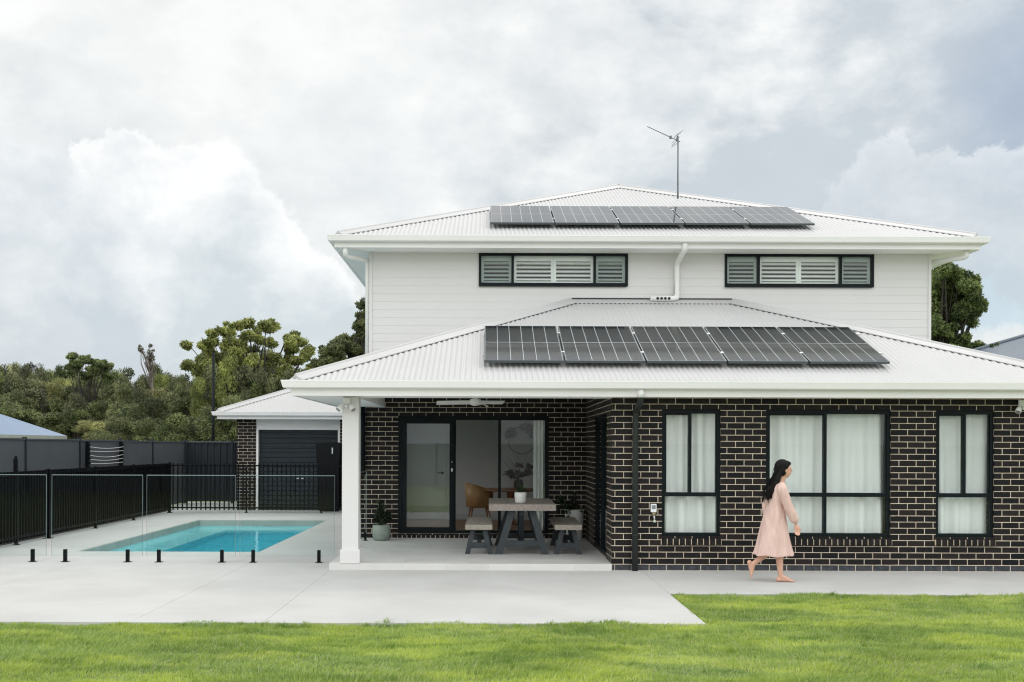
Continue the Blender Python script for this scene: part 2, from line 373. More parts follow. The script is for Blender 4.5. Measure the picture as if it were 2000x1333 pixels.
def dress_fn(q, b, o, t):
    oc = q.n('ShaderNodeTexCoord').outputs['Object']
    f = q.noise(q.vmath('MULTIPLY', oc, (9, 9, 1.2)), 2.0, 4, 0.6)
    t.links.new(q.mix(q.ramp(f, 0.3, 0.7), (0.64, 0.44, 0.385), (0.76, 0.56, 0.50)), b.inputs['Base Color'])
    cr = q.noise(q.vmath('MULTIPLY', oc, (14, 14, 3.5)), 1.6, 5, 0.6, 0.8)
    bn = q.n('ShaderNodeBump', {'Strength': 0.8, 'Distance': 0.02, 'Height': cr})
    t.links.new(bn.outputs[0], b.inputs['Normal'])
mat('dress', rough=0.8, spec=0.2, fn=dress_fn)
mat('feather', (0.34, 0.22, 0.19), 0.9, noise=(20, 0.3))
mat('lens_grey', (0.25, 0.25, 0.26), 0.3)

# ------------------------------------------------------------------ mesh helpers
class MB:
    def __init__(s): s.v = []; s.f = []; s.m = []; s.sm = []
    def add(s, vs, fs, mi=0, smooth=False):
        o = len(s.v); s.v.extend([tuple(v) for v in vs])
        for f in fs: s.f.append(tuple(i + o for i in f)); s.m.append(mi); s.sm.append(smooth)
        return s
    def box(s, x0, x1, y0, y1, z0, z1, mi=0, M=None):
        vs = [(x, y, z) for z in (z0, z1) for y in (y0, y1) for x in (x0, x1)]
        if M is not None: vs = [tuple(M @ Vector(v)) for v in vs]
        return s.add(vs, [(0, 2, 3, 1), (4, 5, 7, 6), (0, 1, 5, 4), (2, 6, 7, 3), (0, 4, 6, 2), (1, 3, 7, 5)], mi)
    def bbox(s, x0, x1, y0, y1, z0, z1, r=0.004, mi=0, M=None):   # bevelled box
        bm = bmesh.new(); bmesh.ops.create_cube(bm, size=1)
        for v in bm.verts:
            v.co = Vector((x0 + (v.co.x + .5) * (x1 - x0), y0 + (v.co.y + .5) * (y1 - y0), z0 + (v.co.z + .5) * (z1 - z0)))
        bmesh.ops.bevel(bm, geom=list(bm.edges), offset=r, segments=2, profile=0.7, affect='EDGES')
        return s.bm(bm, mi, M)
    def bm(s, bm, mi=0, M=None, smooth=False):
        bm.verts.index_update()
        vs = [(M @ v.co if M is not None else v.co)[:] for v in bm.verts]
        s.add(vs, [tuple(v.index for v in f.verts) for f in bm.faces], mi, smooth); bm.free(); return s
    def tube(s, pts, r, n=10, mi=0, caps=True, smooth=True):
        pts = [Vector(p) for p in pts]
        rs = r if isinstance(r, (list, tuple)) else [r] * len(pts)
        vs = []; up = Vector((0, 0, 1))
        prev = None
        for i, p in enumerate(pts):
            a = pts[max(0, i - 1)]; b = pts[min(len(pts) - 1, i + 1)]
            t = (b - a).normalized()
            if prev is None:
                ref = up if abs(t.z) < 0.9 else Vector((1, 0, 0))
                u = t.cross(ref).normalized()
            else:
                u = (prev - t * prev.dot(t)).normalized()
            prev = u; w = t.cross(u)
            for k in range(n):
                an = 2 * PI * k / n
                vs.append(p + (u * math.cos(an) + w * math.sin(an)) * rs[i])
        fs = []
        for i in range(len(pts) - 1):
            for k in range(n):
                k2 = (k + 1) % n
                fs.append((i * n + k, i * n + k2, (i + 1) * n + k2, (i + 1) * n + k))
        s.add(vs, fs, mi, smooth)
        if caps:
            o = len(s.v) - len(vs)
            s.f.append(tuple(o + k for k in range(n - 1, -1, -1))); s.m.append(mi); s.sm.append(False)
            s.f.append(tuple(o + (len(pts) - 1) * n + k for k in range(n))); s.m.append(mi); s.sm.append(False)
        return s
    def lathe(s, prof, cx=0, cy=0, n=28, mi=0, smooth=True):
        vs = []; fs = []
        for (r, z) in prof:
            for k in range(n):
                a = 2 * PI * k / n; vs.append((cx + r * math.cos(a), cy + r * math.sin(a), z))
        for i in range(len(prof) - 1):
            for k in range(n):
                k2 = (k + 1) % n
                fs.append((i * n + k, i * n + k2, (i + 1) * n + k2, (i + 1) * n + k))
        fs.append(tuple(range(n - 1, -1, -1))); fs.append(tuple((len(prof) - 1) * n + k for k in range(n)))
        return s.add(vs, fs, mi, smooth)
    def sphere(s, c, r, seg=14, ring=9, mi=0, M=None):
        rr = r if isinstance(r, (tuple, list)) else (r, r, r)
        bm = bmesh.new(); bmesh.ops.create_uvsphere(bm, u_segments=seg, v_segments=ring, radius=1)
        T = Matrix.Translation(c) @ (M if M is not None else Matrix.Identity(4)) @ Matrix.Diagonal((*rr, 1))
        return s.bm(bm, mi, T, True)
    def prism(s, poly, y0, y1, mi=0, axis='y'):      # polygon in (x,z) extruded along y (or (y,z) along x, (x,y) along z)
        n = len(poly)
        def mk(a, b, d):
            return (a, d, b) if axis == 'y' else ((d, a, b) if axis == 'x' else (a, b, d))
        vs = [mk(a, b, y0) for a, b in poly] + [mk(a, b, y1) for a, b in poly]
        fs = [tuple(range(n)), tuple(range(2 * n - 1, n - 1, -1))] + [(i, n + i, n + (i + 1) % n, (i + 1) % n) for i in range(n)]
        return s.add(vs, fs, mi)
    def beam(s, a, b, w, h, mi=0, up=Vector((0, 0, 1))):   # rectangular bar from a to b
        a = Vector(a); b = Vector(b); t = (b - a).normalized()
        u = t.cross(up).normalized(); v = u.cross(t)
        vs = [p + u * sx * w / 2 + v * sz * h / 2 for p in (a, b) for sx, sz in ((-1, -1), (1, -1), (1, 1), (-1, 1))]
        return s.add(vs, [(0, 1, 2, 3), (7, 6, 5, 4), (0, 4, 5, 1), (1, 5, 6, 2), (2, 6, 7, 3), (3, 7, 4, 0)], mi)
    def mesh(s, name, mats, recalc=True):
        me = bpy.data.meshes.new(name)
        me.from_pydata(s.v, [], s.f)
        for m in mats: me.materials.append(MATS[m])
        me.polygons.foreach_set('material_index', s.m)
        me.polygons.foreach_set('use_smooth', s.sm)
        if recalc:
            bm = bmesh.new(); bm.from_mesh(me); bmesh.ops.recalc_face_normals(bm, faces=bm.faces); bm.to_mesh(me); bm.free()
        me.update(); return me
    def build(s, name, mats, parent=None, recalc=True):
        if isinstance(mats, str): mats = [mats]
        if parent is not None:      # keep geometry in world position, origin at the parent's
            w = wloc(parent)
            s.v = [(x - w.x, y - w.y, z - w.z) for x, y, z in s.v]
        o = bpy.data.objects.new(name, s.mesh(name, mats, recalc)); C.objects.link(o)
        if parent is not None: o.parent = parent
        return o
def wloc(o):
    v = Vector((0, 0, 0))
    while o is not None: v += o.location; o = o.parent
    return v
def tag(o, label=None, cat=None, group=None, kind=None):
    if label: o['label'] = label
    if cat: o['category'] = cat
    if group: o['group'] = group
    if kind: o['kind'] = kind
    return o
def thing(name, loc, label, cat, group=None):
    o = bpy.data.objects.new(name, None); C.objects.link(o); o.location = loc
    o.empty_display_size = 0.2
    return tag(o, label, cat, group)
def single(mb, name, mats, loc, label, cat, group=None):   # one-mesh thing with its origin at loc
    mb.v = [(x - loc[0], y - loc[1], z - loc[2]) for x, y, z in mb.v]
    o = mb.build(name, mats); o.location = loc
    return tag(o, label, cat, group)
def copy_tree(o, loc=None, label=None):
    c = o.copy(); C.objects.link(c)
    if loc is not None: c.location = loc
    if label: c['label'] = label
    for ch in list(o.children):
        d = copy_tree(ch); d.parent = c
    return c
def cellwall(mb, a0, a1, z0, z1, t0, t1, holes, axis='x', mi=0, inner_mi=None):
    """wall slab between a0..a1 (x or y), thickness t0..t1, with rectangular holes (a,b,c,d); reveals included"""
    if inner_mi is None: inner_mi = mi
    A = sorted({a0, a1, *[h[0] for h in holes], *[h[1] for h in holes]})
    Z = sorted({z0, z1, *[h[2] for h in holes], *[h[3] for h in holes]})
    A = [a for a in A if a0 - 1e-6 <= a <= a1 + 1e-6]; Z = [z for z in Z if z0 - 1e-6 <= z <= z1 + 1e-6]
    def solid(i, j):
        if i < 0 or j < 0 or i >= len(A) - 1 or j >= len(Z) - 1: return False
        ca, cz = (A[i] + A[i + 1]) / 2, (Z[j] + Z[j + 1]) / 2
        return not any(h[0] < ca < h[1] and h[2] < cz < h[3] for h in holes)
    def q(p, m=mi):
        mb.add([(x, t, z) if axis == 'x' else (t, x, z) for x, t, z in p], [(0, 1, 2, 3)], m)
    for i in range(len(A) - 1):
        for j in range(len(Z) - 1):
            if not solid(i, j): continue
            l, r, b, t = A[i], A[i + 1], Z[j], Z[j + 1]
            q([(l, t0, b), (r, t0, b), (r, t0, t), (l, t0, t)])
            q([(l, t1, t), (r, t1, t), (r, t1, b), (l, t1, b)], inner_mi)
            if not solid(i - 1, j): q([(l, t0, b), (l, t0, t), (l, t1, t), (l, t1, b)])
            if not solid(i + 1, j): q([(r, t0, t), (r, t0, b), (r, t1, b), (r, t1, t)])
            if not solid(i, j - 1): q([(l, t0, b), (l, t1, b), (r, t1, b), (r, t0, b)])
            if not solid(i, j + 1): q([(l, t0, t), (r, t0, t), (r, t1, t), (l, t1, t)])
def sweep(mb, path, prof, mi=0, closed_prof=False):
    """sweep profile [(inward, z)] along a plan polyline with mitred corners; the inward side is to the LEFT of travel"""
    n = len(path); pts = []
    for i in range(n):
        p = Vector(path[i])
        d0 = (p - Vector(path[i - 1])).normalized() if i > 0 else None
        d1 = (Vector(path[i + 1]) - p).normalized() if i < n - 1 else None
        if d0 is None: d0 = d1
        if d1 is None: d1 = d0
        n0 = Vector((-d0.y, d0.x)); n1 = Vector((-d1.y, d1.x))
        m = (n0 + n1); m = m / (m.dot(n0))
        pts.append([(p.x + m.x * o, p.y + m.y * o, z) for o, z in prof])
    k = len(prof)
    vs = [v for r in pts for v in r]; fs = []
    rng = k if closed_prof else k - 1
    for i in range(n - 1):
        for j in range(rng):
            j2 = (j + 1) % k
            fs.append((i * k + j, i * k + j2, (i + 1) * k + j2, (i + 1) * k + j))
    if closed_prof:
        fs.append(tuple(range(k))); fs.append(tuple((n - 1) * k + j for j in range(k - 1, -1, -1)))
    mb.add(vs, fs, mi)
TAN = 0.398
def slope(mb, umin, umax, vmax, z0, tf, a=1.0, b=1.0, pitch=0.076, amp=0.008, tan=TAN, sub=8, lo_open=False):
    """corrugated roof slope. u along the eave, v up the slope in plan; hips cut the ends when a/b = 1"""
    n = max(2, int((umax - umin) / (pitch / sub)))
    vs = []; fs = []
    for i in range(n + 1):
        u = umin + (umax - umin) * i / n
        w = amp * math.cos(2 * PI * u / pitch)
        ve = vmax
        if a: ve = min(ve, (u - umin) / a)
        if b: ve = min(ve, (umax - u) / b)
        ve = max(ve, 0.0)
        for v in (0.0, ve):
            x, y = tf(u, v); vs.append((x, y, z0 + tan * v + w))
    for i in range(n): fs.append((2 * i, 2 * i + 2, 2 * i + 3, 2 * i + 1))
    mb.add(vs, fs, 0, True)
def hipcap(mb, a, b, tan=TAN, w=0.17, lift=0.014, straight=False):
    """folded ridge or hip capping from a to b (on the roof plane) with a rolled top; foam strip under its lower edges"""
    a = Vector(a); b = Vector(b)
    d = Vector((b.x - a.x, b.y - a.y, 0)).normalized(); nrm = Vector((d.y, -d.x, 0))
    drop = tan * w * (0.7071 if not straight else 1.0)
    sec = [(-w, -drop + lift - 0.006), (-w, -drop + lift + 0.006), (-0.03, 0.03), (-0.018, 0.052), (0, 0.060), (0.018, 0.052), (0.03, 0.03), (w, -drop + lift + 0.006), (w, -drop + lift - 0.006)]
    vs = []
    for p in (a, b):
        for o, z in sec: vs.append(p + nrm * o + Vector((0, 0, z)))
    k = len(sec); fs = [(i, i + 1, k + i + 1, k + i) for i in range(k - 1)] + [tuple(range(k)), tuple(range(2 * k - 1, k - 1, -1))]
    mb.add(vs, fs, 0)
    for sgn in (-1, 1):
        w2 = w - 0.012; dr = drop * w2 / w
        vs = []
        for p in (a, b):
            for o, z in ((w2, -dr - 0.014), (w2, -dr + lift - 0.003), (w2 - 0.03, -dr + lift), (w2 - 0.03, -dr - 0.014)):
                vs.append(p + nrm * o * sgn + Vector((0, 0, z)))
        mb.add(vs, [(0, 1, 5, 4), (1, 2, 6, 5), (0, 3, 2, 1), (4, 5, 6, 7), (3, 0, 4, 7)], 1)

# ================================================================== SETTING
POOL = (-6.67, -3.71, 2.35, 9.5)
# ground sheet with the pool cut out
mb = MB()
gx = [-260, POOL[0] - 0.02, POOL[1] + 0.02, 260]; gy = [-60, POOL[2] - 0.02, POOL[3] + 0.02, 420]
for i in range(3):
    for j in range(3):
        if i == 1 and j == 1: continue
        mb.add([(gx[i], gy[j], -0.045), (gx[i + 1], gy[j], -0.045), (gx[i + 1], gy[j + 1], -0.045), (gx[i], gy[j + 1], -0.045)], [(0, 1, 2, 3)])
tag(mb.build('ground', 'turf'), kind='structure')
# concrete paving: slabs with narrow joints
mb = MB()
gp = 0.0020
def slab(x0, x1, y0, y1, z1=0.0, z0=-0.09, m=mb):
    m.box(x0 + gp, x1 - gp, y0 + gp, y1 - gp, z0, z1)
for (x0, x1, y0, y1) in [
    (-8.3, -6.0, -4.4, -1.67), (-8.3, -6.0, -1.67, 0.6), (-6.0, -3.5, -4.4, -1.67), (-6.0, -3.5, -1.67, 0.6),
    (-3.5, -2.2, -4.4, 0.6), (-2.2, 2.13, -4.4, 0.3), (2.13, 9.5, -2.3, 0.05),
    (-8.3, POOL[0], 0.6, 4.6), (-8.3, POOL[0], 4.6, 9.6), (POOL[0], POOL[1], 0.6, POOL[2]), (POOL[1], -2.2, 0.6, 4.6), (POOL[1], -2.2, 4.6, 9.6),
    (-8.3, POOL[0], 9.6, 13.3), (POOL[0], POOL[1], POOL[3], 13.3), (POOL[1], -2.2, 9.6, 13.3), (-9.0, -6.7, 13.3, 17.0)]:
    slab(x0, x1, y0, y1)
tag(mb.build('paving', 'concrete'), kind='structure')
mb = MB()
mb.bbox(-2.22, 1.717, -0.045, 3.998, -0.03, 0.09, r=0.006)
tag(mb.build('porch_floor', 'porch_tile'), kind='structure')

mb = MB(); mb.box(-8.985, -8.305, -6.0, 16.3, -0.2, -0.03)
tag(mb.build('garden_bed', 'soil'), kind='structure')
# lawn: blades of grass as one mass
def grass_obj():
    rng = np.random.default_rng(5)
    zones = [(-8.5, 9.5, -7.6, -4.42, 6400), (2.16, 10.0, -4.42, -2.33, 5200), (-8.5, 2.16, -4.42, -4.30, 9000), (2.07, 2.16, -4.4, -2.33, 9000), (2.1, 10.0, -2.33, -2.25, 8000)]
    xs, ys, dens = [], [], []
    for x0, x1, y0, y1, d in zones:
        n = int((x1 - x0) * (y1 - y0) * d)
        x = rng.uniform(x0, x1, n); y = rng.uniform(y0, y1, n)
        edge = zones.index((x0, x1, y0, y1, d)) >= 2
        if edge:   # ragged fringe over the kerb of the paving
            wob = 0.5 + 0.5 * np.sin(x * 3.1 + y * 2) * np.sin(x * 7.7 + 1.3 + y * 5)
            if x1 - x0 > y1 - y0: keep = (y - y0) / (y1 - y0) < wob * 0.9 + 0.05
            else: keep = (x1 - x) / (x1 - x0) < wob * 0.7 + 0.05
            x, y = x[keep], y[keep]
        xs.append(x); ys.append(y)
    x = np.concatenate(xs); y = np.concatenate(ys); n = len(x)
    def nz(x, y, s, seed):
        r = np.random.default_rng(seed); out = np.zeros_like(x)
        for k in range(7):
            a = r.uniform(0, 2 * np.pi); f = s * r.uniform(0.6, 1.7); ph = r.uniform(0, 6.28)
            out += np.sin((x * np.cos(a) + y * np.sin(a)) * f + ph)
        return out / 7 ** 0.5
    hv = 0.036 + 0.009 * nz(x * .6, y * 1.5, 4.0, 1) + 0.008 * nz(x * .6, y * 1.6, 11.0, 2) + 0.005 * nz(x, y, 24.0, 21)
    h = .86 * np.clip(hv, 0.018, 0.085) * rng.uniform(0.6, 1.35, n)
    tuft = nz(x, y * 1.5, 20.0, 41) + .6 * nz(x, y, 45.0, 42)
    tf_ = np.clip((tuft - 1.0) * 1.2, 0, 1)
    h = h * (1 + .75 * tf_)
    base = -0.026 + 0.010 * nz(x, y, 2.5, 3) + 0.007 * nz(x * .5, y * 1.8, 7.0, 31)
    lean_a = 1.6 * nz(x, y, 1.8, 4) + rng.normal(0, 0.9, n)
    lean = (0.35 + 0.25 * nz(x, y, 3.0, 7)) + np.abs(rng.normal(0, 0.35, n))
    dx, dy = np.cos(lean_a) * lean * h, np.sin(lean_a) * lean * h
    wa = rng.uniform(0, np.pi, n); w = rng.uniform(0.0024, 0.0044, n)
    wx, wy = np.cos(wa) * w, np.sin(wa) * w
    V = np.zeros((n, 5, 3), np.float32)
    V[:, 0] = np.stack([x - wx, y - wy, base], 1); V[:, 1] = np.stack([x + wx, y + wy, base], 1)
    V[:, 2] = np.stack([x - wx * .8 + dx * .35, y - wy * .8 + dy * .35, base + h * .6], 1)
    V[:, 3] = np.stack([x + wx * .8 + dx * .35, y + wy * .8 + dy * .35, base + h * .6], 1)
    V[:, 4] = np.stack([x + dx, y + dy, base + h], 1)
    b = np.arange(n, dtype=np.int32)[:, None] * 5
    quad = b + np.array([0, 1, 3, 2]); tri = b + np.array([2, 3, 4])
    loops = np.concatenate([quad, tri], 1).ravel()
    starts = (np.arange(n)[:, None] * 7 + np.array([0, 4])).ravel(); tot = np.tile([4, 3], n)
    me = bpy.data.meshes.new('lawn'); me.vertices.add(n * 5); me.vertices.foreach_set('co', V.ravel())
    me.loops.add(len(loops)); me.loops.foreach_set('vertex_index', loops.astype(np.int32))
    me.polygons.add(n * 2); me.polygons.foreach_set('loop_start', starts.astype(np.int32)); me.polygons.foreach_set('loop_total', tot.astype(np.int32))
    me.materials.append(MATS['grass_blade']); me.update(calc_edges=True)
    at = me.attributes.new('var', 'FLOAT_COLOR', 'POINT')
    c = np.zeros((n, 5, 4), np.float32); c[..., 3] = 1
    c[:, :, 0] = np.clip(rng.normal(0.42, 0.26, n) + 0.13 * nz(x * .5, y * 1.7, 6, 11) + 0.08 * nz(x * .7, y * 2, 16, 13), 0, 1)[:, None]
    c[:, :, 0] = np.clip(c[:, :, 0] - .35 * tf_[:, None], 0, 1)
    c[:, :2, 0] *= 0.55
    c[:, :, 1] = (rng.uniform(0, 1, n) < 0.07 + 0.05 * nz(x, y, 3, 12))[:, None]
    at.data.foreach_set('color', c.ravel())
    o = bpy.data.objects.new('lawn', me); C.objects.link(o)
    tag(o, 'green lawn with yellow-green patches in front of the paving', 'grass', kind='stuff')
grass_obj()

# ------------------------------------------------------------------ swimming pool
pl = thing('swimming_pool', ((POOL[0] + POOL[1]) / 2, (POOL[2] + POOL[3]) / 2, 0), 'rectangular turquoise swimming pool set in the pale paving behind glass', 'swimming pool')
x0, x1, y0, y1 = POOL
WL = -0.13
mb = MB()
gnd = -1.45
def q4(a, b, c, d, mi=0): mb.add([a, b, c, d], [(0, 1, 2, 3)], mi)
lx, ly, lz = x0 + 0.85, y1 - 0.80, -0.42          # moulded ledge along two sides
q4((x0, y0, gnd), (x1, y0, gnd), (x1, y0, -.10), (x0, y0, -.10))
q4((x1, y0, gnd), (x1, y1, gnd), (x1, y1, -.10), (x1, y0, -.10))
q4((x0, y1, lz), (x1, y1, lz), (x1, y1, -.10), (x0, y1, -.10))
q4((x0, y0, lz), (x0, y1, lz), (x0, y1, -.10), (x0, y0, -.10))
q4((x0, y0, lz), (lx, y0, lz), (lx, ly, lz), (x0, y1, lz)); q4((x0, y1, lz), (lx, ly, lz), (x1, ly, lz), (x1, y1, lz))
q4((lx, y0, gnd), (lx, ly, gnd), (lx, ly, lz), (lx, y0, lz)); q4((lx, ly, gnd), (x1, ly, gnd), (x1, ly, lz), (lx, ly, lz))
q4((lx, y0, gnd), (x1, y0, gnd), (x1, ly, gnd), (lx, ly, gnd))
mb.build('shell', 'pool_shell', pl, recalc=False)
mb = MB()
sweep(mb, [(x0, y0), (x1, y0), (x1, y1), (x0, y1), (x0, y0)], [(0.0, -0.003), (0.022, -0.006), (0.025, -0.02), (0.025, -0.16), (0.0, -0.16)], closed_prof=False)
mb.build('coping', 'coping', pl)
mb = MB(); mb.box(x0 - .01, x1 + .01, y0 - .01, y1 + .01, gnd - .01, WL)
mb.build('water', 'pool_water', pl)
mb = MB(); mb.bbox(-5.18, -4.95, y1 - 0.04, y1 - 0.003, -0.185, -0.135, r=0.003)
mb.build('skimmer', ['dark_gap', 'pool_shell'], pl)

# ================================================================== HOUSE
YF, YB, YU = 0.0, 4.0, 3.6                 # front brick wall, porch back wall, upper wall
LXL, LXR, LYF, LZ = -2.79, 8.43, -0.60, 2.606
UXL, UXR, UYF, UZ, UYB = -2.745, 8.43, 3.0, 5.277, 17.0
house = thing('house', (2.8, 6.0, 0), 'two-storey house with dark brick below, white boards above and white metal roofs', 'house')
W1 = (2.414, 3.232, 0.476, 2.254); W2 = (3.864, 5.607, 0.476, 2.254); W3 = (6.236, 7.05, 0.476, 2.254)
SD = (0.69, 2.5, 0.09, 2.2)                # side door opening (y range)
BD = (-1.61, 1.064, 0.17, 2.26)            # back sliding door opening
mb = MB()
cellwall(mb, 1.72, 7.83, -0.05, 2.42, 0.0, 0.11, [W1, W2, W3])
cellwall(mb, 0.11, YB, -0.05, 2.66, 1.72, 1.83, [SD], axis='y')
cellwall(mb, 0.11, 16.0, -0.05, 2.66, 7.72, 7.83, [], axis='y')
cellwall(mb, -2.27, 1.72, -0.05, 2.66, YB, YB + 0.11, [BD])
cellwall(mb, YB + 0.11, 16.0, -0.05, 2.66, -2.27, -2.16, [(5.0, 7.6, 0.7, 2.2)], axis='y')  # the hole here is for the added side window
mb.build('brick_wall', 'brickwork', house, recalc=False)
# brick sills
def brick_sill(xa, xb, yface, ztop, parent, proj=0.035, hgt=0.115):
    m = MB(); n = max(1, round((xb - xa) / 0.083)); w = (xb - xa) / n
    for i in range(n):
        l, r = xa + i * w + 0.0065, xa + (i + 1) * w - 0.0065
        m.prism([(yface + 0.09, ztop), (yface - proj, ztop - 0.028), (yface - proj - 0.002, ztop - hgt), (yface + 0.09, ztop - hgt + 0.02)], l, r, 0, axis='x')
    m.prism([(yface + 0.092, ztop - 0.006), (yface - proj + 0.006, ztop - 0.034), (yface - proj + 0.006, ztop - hgt + 0.004), (yface + 0.092, ztop - hgt + 0.02)], xa, xb, 1, axis='x')
    return m.build('sill', ['brick_dark', 'mortar'], parent)
def frame_rect(m, x0, x1, y0, y1, z0, z1, w, mi=0, wt=None, wb=None):
    wt = w if wt is None else wt; wb = w if wb is None else wb
    m.box(x0, x0 + w, y0, y1, z0, z1, mi); m.box(x1 - w, x1, y0, y1, z0, z1, mi)
    m.box(x0 + w, x1 - w, y0, y1, z1 - wt, z1, mi); m.box(x0 + w, x1 - w, y0, y1, z0, z0 + wb, mi)
def curtain(x0, x1, y, z0, z1, seed, label, folds=0.20, amp=0.072, group='white sheer curtains behind the front windows'):
    r = random.Random(seed); n = int((x1 - x0) / 0.008)
    vs = []; rows = 12; ph = r.uniform(0, 6); ph2 = r.uniform(0, 6)
    for j in range(rows + 1):
        z = z1 + (z0 - z1) * j / rows; k = j / rows
        for i in range(n + 1):
            x = x0 + (x1 - x0) * i / n
            u = x / folds * 2 * PI + 1.5 * math.sin(x * 5 + ph) + 0.35 * k * math.sin(x * 9 + ph2)
            a = amp * (0.55 + 0.45 * math.sin(x * 3.7 + ph2)) * (0.55 + 0.45 * k)
            s_ = math.sin(u)
            vs.append((x, y + a * (abs(s_) ** 0.85) * (1 if s_ > 0 else -1) + 0.012 * math.sin(x * 23 + k * 2), z))
    fs = [(j * (n + 1) + i, j * (n + 1) + i + 1, (j + 1) * (n + 1) + i + 1, (j + 1) * (n + 1) + i) for j in range(rows) for i in range(n)]
    m = MB(); m.add(vs, fs, 0, True)
    return single(m, 'curtain', ['curtain_cloth'], ((x0 + x1) / 2, y, z0), label, 'curtain', group)
def ground_window(o, mull_full, mx, label=None):
    xa, xb, za, zb = o
    w = bpy.data.objects.new('window', None); C.objects.link(w); w.parent = house; w.location = Vector(((xa + xb) / 2, 0.06, za)) - house.location
    if label: w['label'] = label
    m = MB(); yf, yb2 = 0.028, 0.10; tz = 1.06
    frame_rect(m, xa, xb, yf, yb2, za, zb, 0.045, wt=0.062, wb=0.05)
    m.box(xa + .045, xb - .045, yf + .004, yb2, tz - 0.026, tz + 0.030)
    m.box(mx - .022, mx + .022, yf + .002, yb2, (za + .05) if mull_full else tz + .030, tz - .026 if mull_full else zb - .062)
    if mull_full: m.box(mx - .022, mx + .022, yf + .002, yb2, tz + .030, zb - .062)
    # sliding sash rails
    m.box(xa + .045, xa + .068, yf + .02, yb2, tz + .03, zb - .062); m.box(xb - .060, xb - .045, yf + .02, yb2, tz + .03, zb - .062)
    m.box(xa + .045, mx - .022, yf + .02, yb2, zb - .082, zb - .062)
    m.build('frame', 'charcoal_frame', w)
    m = MB()
    pz = [(tz + .03, zb - .062), (za + .05, tz - .026)]
    xs_u = [(xa + .068, mx - .022), (mx + .022, xb - .060)]
    xs_l = [(xa + .045, mx - .022), (mx + .022, xb - .045)] if mull_full else [(xa + .045, xb - .045)]
    for l, r in xs_u: m.box(l - .004, r + .004, 0.062, 0.068, pz[0][0] - .004, pz[0][1] + .004)
    for l, r in xs_l: m.box(l - .004, r + .004, 0.062, 0.068, pz[1][0] - .004, pz[1][1] + .004)
    m.build('pane', 'window_glass', w)
    brick_sill(xa - 0.012, xb + 0.012, 0.0, za - 0.002, w)
ground_window(W1, False, 2.81, 'narrow ground-floor window beside the dark downpipe')
ground_window(W2, True, 4.70, 'wide ground-floor window of four panes')
ground_window(W3, False, 6.645, 'narrow ground-floor window nearest the corner camera')
curtain(2.44, 3.21, 0.18, 0.44, 2.25, 3, 'white curtain in the narrow window beside the dark downpipe')
curtain(3.89, 5.585, 0.18, 0.44, 2.25, 8, 'wide white curtain in the four-pane window behind the walking woman', folds=0.19)
curtain(6.26, 7.03, 0.18, 0.44, 2.25, 12, 'white curtain in the narrow window nearest the corner security light')
# rooms behind the front windows
mb = MB(); mb.box(1.85, 7.70, 2.2, 2.25, 0, 2.42); mb.box(1.85, 7.70, 0.12, 2.2, -0.02, 0.02)
mb.build('inner_wall', 'inside_wall', house)
# side door (dark glazed) in the wing wall
w = bpy.data.objects.new('side_door', None); C.objects.link(w); w.parent = house; w.location = Vector((1.75, 1.6, 0.09)) - house.location
w['label'] = 'dark glazed side door facing the porch'
m = MB()
for (a, b, z0_, z1_) in ((SD[0], SD[0] + .06, SD[2], SD[3]), (SD[1] - .06, SD[1], SD[2], SD[3]), (SD[0] + .06, SD[1] - .06, SD[3] - .07, SD[3]), (SD[0] + .06, SD[1] - .06, SD[2], SD[2] + .08), (1.56, 1.63, SD[2] + .08, SD[3] - .07)):
    m.box(1.740, 1.81, a, b, z0_, z1_)
m.build('frame', 'charcoal_frame', w)
m = MB(); m.box(1.772, 1.778, SD[0] + .05, 1.57, SD[2] + .07, SD[3] - .06); m.box(1.772, 1.778, 1.62, SD[1] - .05, SD[2] + .07, SD[3] - .06)
m.build('pane', 'dark_tint_glass', w)
m = MB(); m.bbox(1.725, 1.742, 1.575, 1.605, 1.05, 1.25, r=.004); m.build('handle', 'black_metal', w)
mb = MB(); mb.box(1.88, 1.90, .3, 3.6, 0.02, 2.6); mb.build('dark_panel', 'inside_dark', house)  # plain dark panel behind the glazed side door

# back sliding door
w = bpy.data.objects.new('sliding_door', None); C.objects.link(w); w.parent = house; w.location = Vector((-0.27, 4.05, 0.1)) - house.location
xa, xb, za, zb = BD
m = MB()
frame_rect(m, xa, xb, 4.012, 4.11, za, zb, 0.07, wt=0.075, wb=0.05)
m.box(-0.62 - .03, -0.62 + .03, 4.055, 4.108, za + .05, zb - .075)
m.box(0.165, 0.215, 4.02, 4.108, za + .05, zb - .075)
m.build('frame', 'charcoal_frame', w)
# sliding leaf drawn half open in front of the left light
lf = bpy.data.objects.new('leaf', None); C.objects.link(lf); lf.parent = w; lf.location = (0, 0, 0)
m = MB(); frame_rect(m, xa + .075, -0.625, 3.992, 4.011, za + .02, zb - .06, 0.075, wb=0.09, wt=0.08)
m.build('leaf_frame', 'charcoal_frame', w); bpy.data.objects.remove(lf)
m = MB(); m.box(xa + .14, -0.69, 4.000, 4.005, za + .10, zb - .13); m.build('pane', 'window_glass', w)
m = MB(); m.box(0.21, xb - .065, 4.05, 4.056, za + .045, zb - .07); m.build('pane', 'window_glass', w)
m = MB(); m.box(xa + .065, -.645, 4.07, 4.076, za + .045, zb - .07); m.build('pane', 'window_glass', w)
m = MB(); m.sphere((-0.655, 3.985, 1.44), (.013, .010, .013)); m.build('lock', 'silver', w)
m = MB(); m.bbox(-0.667, -0.643, 3.980, 3.993, 1.27, 1.33, r=.004); m.build('handle', 'silver', w)
brick_sill(xa - 0.01, xb + 0.01, YB, za - 0.002, w, proj=0.012, hgt=0.082)
